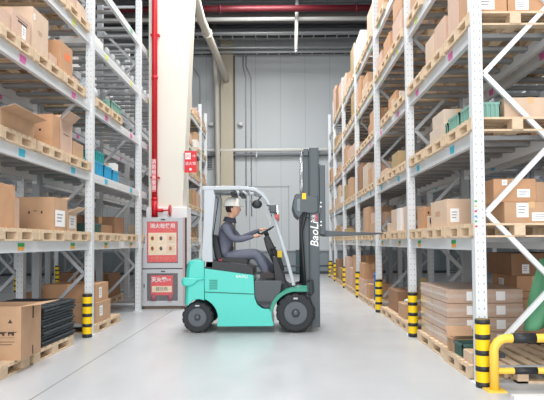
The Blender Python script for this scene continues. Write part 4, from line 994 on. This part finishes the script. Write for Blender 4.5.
# carriage, fork shanks and forks
MB().box(mx(318.5), mx(320.5), -.42, .42, mz(214), mz(205)).build('carriage_plate', DGREY, fk, .005); MB().box(mx(318.5), mx(320.5), -.42, .42, mz(232), mz(224)).build('carriage_plate', DGREY, fk, .005)
for s_ in (-1, 1): MB().box(mx(319.3), mx(325), s_ * .4 - .02, s_ * .4 + .03, mz(235), mz(166)).build('backrest_post', DGREY, fk, .008)
for k in range(5): MB().box(mx(318.8), mx(320), -.3 + k * .15 - .012, -.3 + k * .15 + .012, mz(205), mz(168)).build('backrest_bar', DGREY, fk)
MB().box(mx(318.5), mx(320.5), -.42, .42, mz(169), mz(165)).build('backrest_top', DGREY, fk, .008)
for s_ in (-1, 1):
    yc = s_ * .3
    P = [C(*p) for p in ((321, 166 if s_ < 0 else 205), (324.5, 166 if s_ < 0 else 205), (325, 231), (350, 232.6), (383, 233.6), (383, 235), (350, 236.2), (326, 236.8), (322.5, 235.5), (320.8, 232))]
    MB().prism(P, yc - .06, yc + .06).build('fork', DGREY, fk, .006)
for py in (203.5, 207.5, 222.5, 226):
    MB().cyl((mx(320.5), -.425, mz(py)), (mx(320.5), -.44, mz(py)), .013, n=8).build('carriage_bolt', WHITE, fk)
mb = MB(); a = [(306, 282), (309, 279), (311.5, 280.5), (312, 291), (310, 294), (307, 292.5)]
mb.tube([(C(*p)[0], -MW - .1, C(*p)[1]) for p in a], .014, 8); mb.build('hose_guard_loop', BLACKP, fk)
P = [N(*p) for p in ((290, 289), (297, 286.5), (307, 286), (307, 289.5), (296, 292))]; MB().prism(P, -HW + .06, -HW + .12).build('mast_mount', DTEAL, fk, .006)

# ------------------------------------------------------------------ driver
C = _C
dr = thing('person', 'person in grey overalls and white hard hat driving, hands on the steering wheel', 'person', (RX, RYY, 0))
SKINM = mat('skin', (222, 172, 146), .5); UNI = mat('overall_grey', (104, 108, 124), .8, var=.08, scale=20, bump=.3)
V = []; E = []; RAD = []
def jv(px, py, y, r, r2=None):
    x, z = C(px, py); V.append((x, y, z)); RAD.append((r, r2 or r)); return len(V) - 1
def chain(a, *js):
    p = a
    for j in js:
        i = jv(*j); E.append((p, i)); p = i
    return p
pel = jv(225.5, 254.5, 0, .13, .16)
ch = chain(pel, (224.8, 246, 0, .135, .16), (226, 236, 0, .14, .175), (227.4, 228.5, 0, .115, .175))
nk = chain(ch, (229.8, 221.8, 0, .07), (231, 217.5, 0, .055), (231.8, 212, 0, .06))
for s_ in (-1, 1):
    if s_ < 0: arm = [(226.5, 226.5, .17, .085), (229.5, 232.5, .21, .07), (234, 239, .22, .06), (243, 239, .19, .052), (252, 237, .16, .031), (255.5, 236.2, .145, .026)]
    else: arm = [(227.5, 226.5, .17, .068), (233, 232, .2, .055), (239, 238, .2, .046), (248, 234.5, .18, .04), (257, 230.5, .15, .031), (260, 229.5, .14, .026)]
    hand = chain(ch, *[(a, b, s_ * c, d) for a, b, c, d in arm])
    px, py = arm[-1][0], arm[-1][1]; yy = s_ * arm[-1][2]
    palm = chain(hand, (px + 2.2, py - .4, yy, .021, .032))
    for k in range(4):   # fingers curl round the rim
        dy = (k - 1.5) * .017; L_ = (1.0, 1.15, 1.1, .85)[k]
        chain(palm, (px + 2.2 + 2.0 * L_, py - 1.2, yy + dy, .0085), (px + 2.2 + 3.6 * L_, py - .6, yy + dy, .008), (px + 2.2 + 3.7 * L_, py + .9, yy + dy * .9, .007))
    chain(palm, (px + 2.2, py + .6, yy - s_ * .035, .009), (px + 3.7, py + 1.2, yy - s_ * .045, .008))
    hip = (227.5, 257.5)
    kn = (257, 252.6) if s_ < 0 else (256, 252.0); ak = (265.5, 270) if s_ < 0 else (271, 268.5)
    leg = chain(pel, (hip[0], hip[1] - .5, s_ * .1, .105), ((hip[0] + kn[0]) / 2, 255, s_ * .13, .098), (kn[0], kn[1] + 1, s_ * .16, .08), ((kn[0] * .5 + ak[0] * .5), (kn[1] + ak[1]) / 2 + .5, s_ * .155, .075), (ak[0], ak[1], s_ * .15, .065), (ak[0] + .5, ak[1] + 3, s_ * .15, .05))
    chain(leg, (ak[0] + 4, ak[1] + 4.4, s_ * .16, .034))
me = bpy.data.meshes.new('person_skeleton'); me.from_pydata(V, E, []); tmp = bpy.data.objects.new('skeleton_source', me); COL.objects.link(tmp)
sk = tmp.modifiers.new('skin', 'SKIN'); sk.use_smooth_shade = True; sk.branch_smoothing = .6
for i, v in enumerate(me.skin_vertices[0].data): v.radius = RAD[i]; v.use_root = (i == 0)
ss = tmp.modifiers.new('sub', 'SUBSURF'); ss.levels = 2; ss.render_levels = 2
dg = bpy.context.evaluated_depsgraph_get(); ev = tmp.evaluated_get(dg); bme = bpy.data.meshes.new_from_object(ev); bpy.data.objects.remove(tmp)
bm = bmesh.new(); bm.from_mesh(bme)
# head: shaped ellipsoid joined to the neck, facing +x
hx, hz = C(233.0, 209.0); g = bmesh.ops.create_uvsphere(bm, u_segments=28, v_segments=22, radius=1)
for v in g['verts']:
    x, y, z = v.co; X_, Y_, Z_ = x * .106, y * .083, z * .128
    if z < -.1: Y_ *= 1 - .35 * (-z - .1); X_ *= 1 - (.22 if x < 0 else .05) * (-z)
    if z < 0 and x < 0: X_ += .03 * (-z)
    if x > .6:
        X_ += .026 * math.exp(-((z + .08) / .13) ** 2) * math.exp(-(y / .16) ** 2)          # nose
        X_ -= .009 * math.exp(-((z - .1) / .09) ** 2) * math.exp(-((abs(y) - .33) / .16) ** 2)   # eye sockets
        X_ += .008 * math.exp(-((z + .42) / .07) ** 2) * math.exp(-(y / .3) ** 2)           # lips
        X_ += .010 * math.exp(-((z + .75) / .15) ** 2) * math.exp(-(y / .3) ** 2)           # chin
    v.co = (hx + X_, Y_, hz + Z_)
for f_ in bm.faces: f_.smooth = True
bm.to_mesh(bme); bm.free(); bme.name = 'person_body'
bme.materials.clear(); bme.materials.append(SKINM); bme.materials.append(UNI)
collar_z = C(0, 219.5)[1]; cuffs = {-1: C(254.2, 0)[0], 1: C(259, 0)[0]}
for p_ in bme.polygons:
    c_ = p_.center; cloth = True
    if c_.z > collar_z and c_.x > C(222, 0)[0] and c_.x < C(243, 0)[0]: cloth = False
    if c_.z > C(0, 241)[1] and c_.x > cuffs[-1 if c_.y < 0 else 1]: cloth = False
    p_.material_index = 1 if cloth else 0
body_o = link('body', bme, dr)
# face details
for s_ in (-1, 1):
    MB().ball((hx + .096, s_ * .03, hz + .014), .011, .6, 1, .7, 10).build('eye', mat('eye_white', (236, 232, 228), .3), body_o); MB().ball((hx + .1015, s_ * .03, hz + .014), .006, .5, 1, 1, 8).build('pupil', BLACKP, body_o)
    MB().box(hx + .094, hx + .101, s_ * .03 - .018, s_ * .03 + .018, hz + .032, hz + .038).build('eyebrow', BLACKP, body_o, .002)
    MB().ball((hx - .008, s_ * .082, hz - .005), .026, .7, .35, 1.15, 12).build('ear', SKINM, body_o)
MB().box(hx + .09, hx + .1, -.022, .022, hz - .055, hz - .048).build('mouth', mat('lip', (176, 104, 96), .5), body_o, .003)
# hair, helmet, collar, shoes
mb = MB(); mb.ball((hx - .018, 0, hz + .02), 1, .097, .089, .1, 20)
bmesh.ops.delete(mb.bm, geom=[v for v in mb.bm.verts if v.co.x > hx + .012 and v.co.z < hz + .05 or v.co.z < hz - .058], context='VERTS')
mb.build('hair', mat('hair_black', (38, 34, 34), .7), dr)
mb = MB(); prof = [(.0, .0)]
hc = (hx - .012, 0, hz + .055)
g = bmesh.ops.create_uvsphere(mb.bm, u_segments=28, v_segments=18, radius=1)
bmesh.ops.delete(mb.bm, geom=[v for v in mb.bm.verts if v.co.z < -.02], context='VERTS')
for v in mb.bm.verts:
    x, y, z = v.co; rid = 1 + .05 * math.exp(-(y / .12) ** 2) * (z > .2); v.co = (hc[0] + x * .134, y * .114, hc[2] + z * .13 * rid)
for f_ in mb.bm.faces: f_.smooth = True
mb.skin([[mb.bm.verts.new((hc[0] + (a * math.cos(t_)) + (b * max(0, math.cos(t_))), (c_ * math.sin(t_)), hc[2] + zz - .012 * max(0, math.cos(t_)))) for t_ in [2 * math.pi * k / 28 for k in range(28)]] for a, b, c_, zz in ((.13, 0, .11, -.006), (.142, .034, .12, -.012), (.142, .034, .12, -.002), (.13, 0, .112, .008))], cap=False)
mb.build('hard_hat', mat('helmet_white', (250, 248, 240), .3), dr)
cx_, cz_ = C(230.3, 219.8); mb = MB()
mb.skin([[mb.bm.verts.new((cx_ + r_ * math.cos(t_) * 1.1 + o_ - .0, r_ * math.sin(t_), cz_ + zz + .018 * -math.cos(t_))) for t_ in [2 * math.pi * k / 20 for k in range(20)]] for r_, zz, o_ in ((.08, -.03, -.01), (.072, .035, 0), (.077, .037, 0), (.095, -.035, -.01))], cap=False)
mb.build('collar', mat('collar_dark', (70, 74, 90), .8), dr)
for s_ in (-1, 1):
    ak = (266.2, 276) if s_ < 0 else (271.5, 275); x, z = C(*ak); zb = N(0, 281)[1] + .012; mb = MB(); q = []
    prof = [(-.09, .085), (-.07, .12), (-.02, .14), (.03, .13), (.09, .085), (.16, .065), (.2, .045), (.205, .01)]
    secs = []
    for y_, k in ((-.045, .75), (-.03, 1), (.03, 1), (.045, .75)):
        secs.append((s_ * .155 + y_, [(x - .09, zb)] + [(x + a * (1 if k == 1 else .95), zb + b * k) for a, b in prof] + [(x + .2, zb)]))
    MB().loft(secs, smooth=False).build('shoe', mat('shoe_dark', (62, 54, 54), .6), dr, .012, 2)

# ------------------------------------------------------------------ lettering becomes plain mesh
dg = bpy.context.evaluated_depsgraph_get(); dg.update()
for o in TEXTS:
    me = bpy.data.meshes.new_from_object(o.evaluated_get(dg)); n_ = o.name.split('.')[0]; par = o.parent; M_ = (o.location.copy(), o.rotation_euler.copy(), o.scale.copy())
    cu = o.data; bpy.data.objects.remove(o)
    q = bpy.data.objects.new(n_, me); COL.objects.link(q); q.parent = par; q.location, q.rotation_euler, q.scale = M_
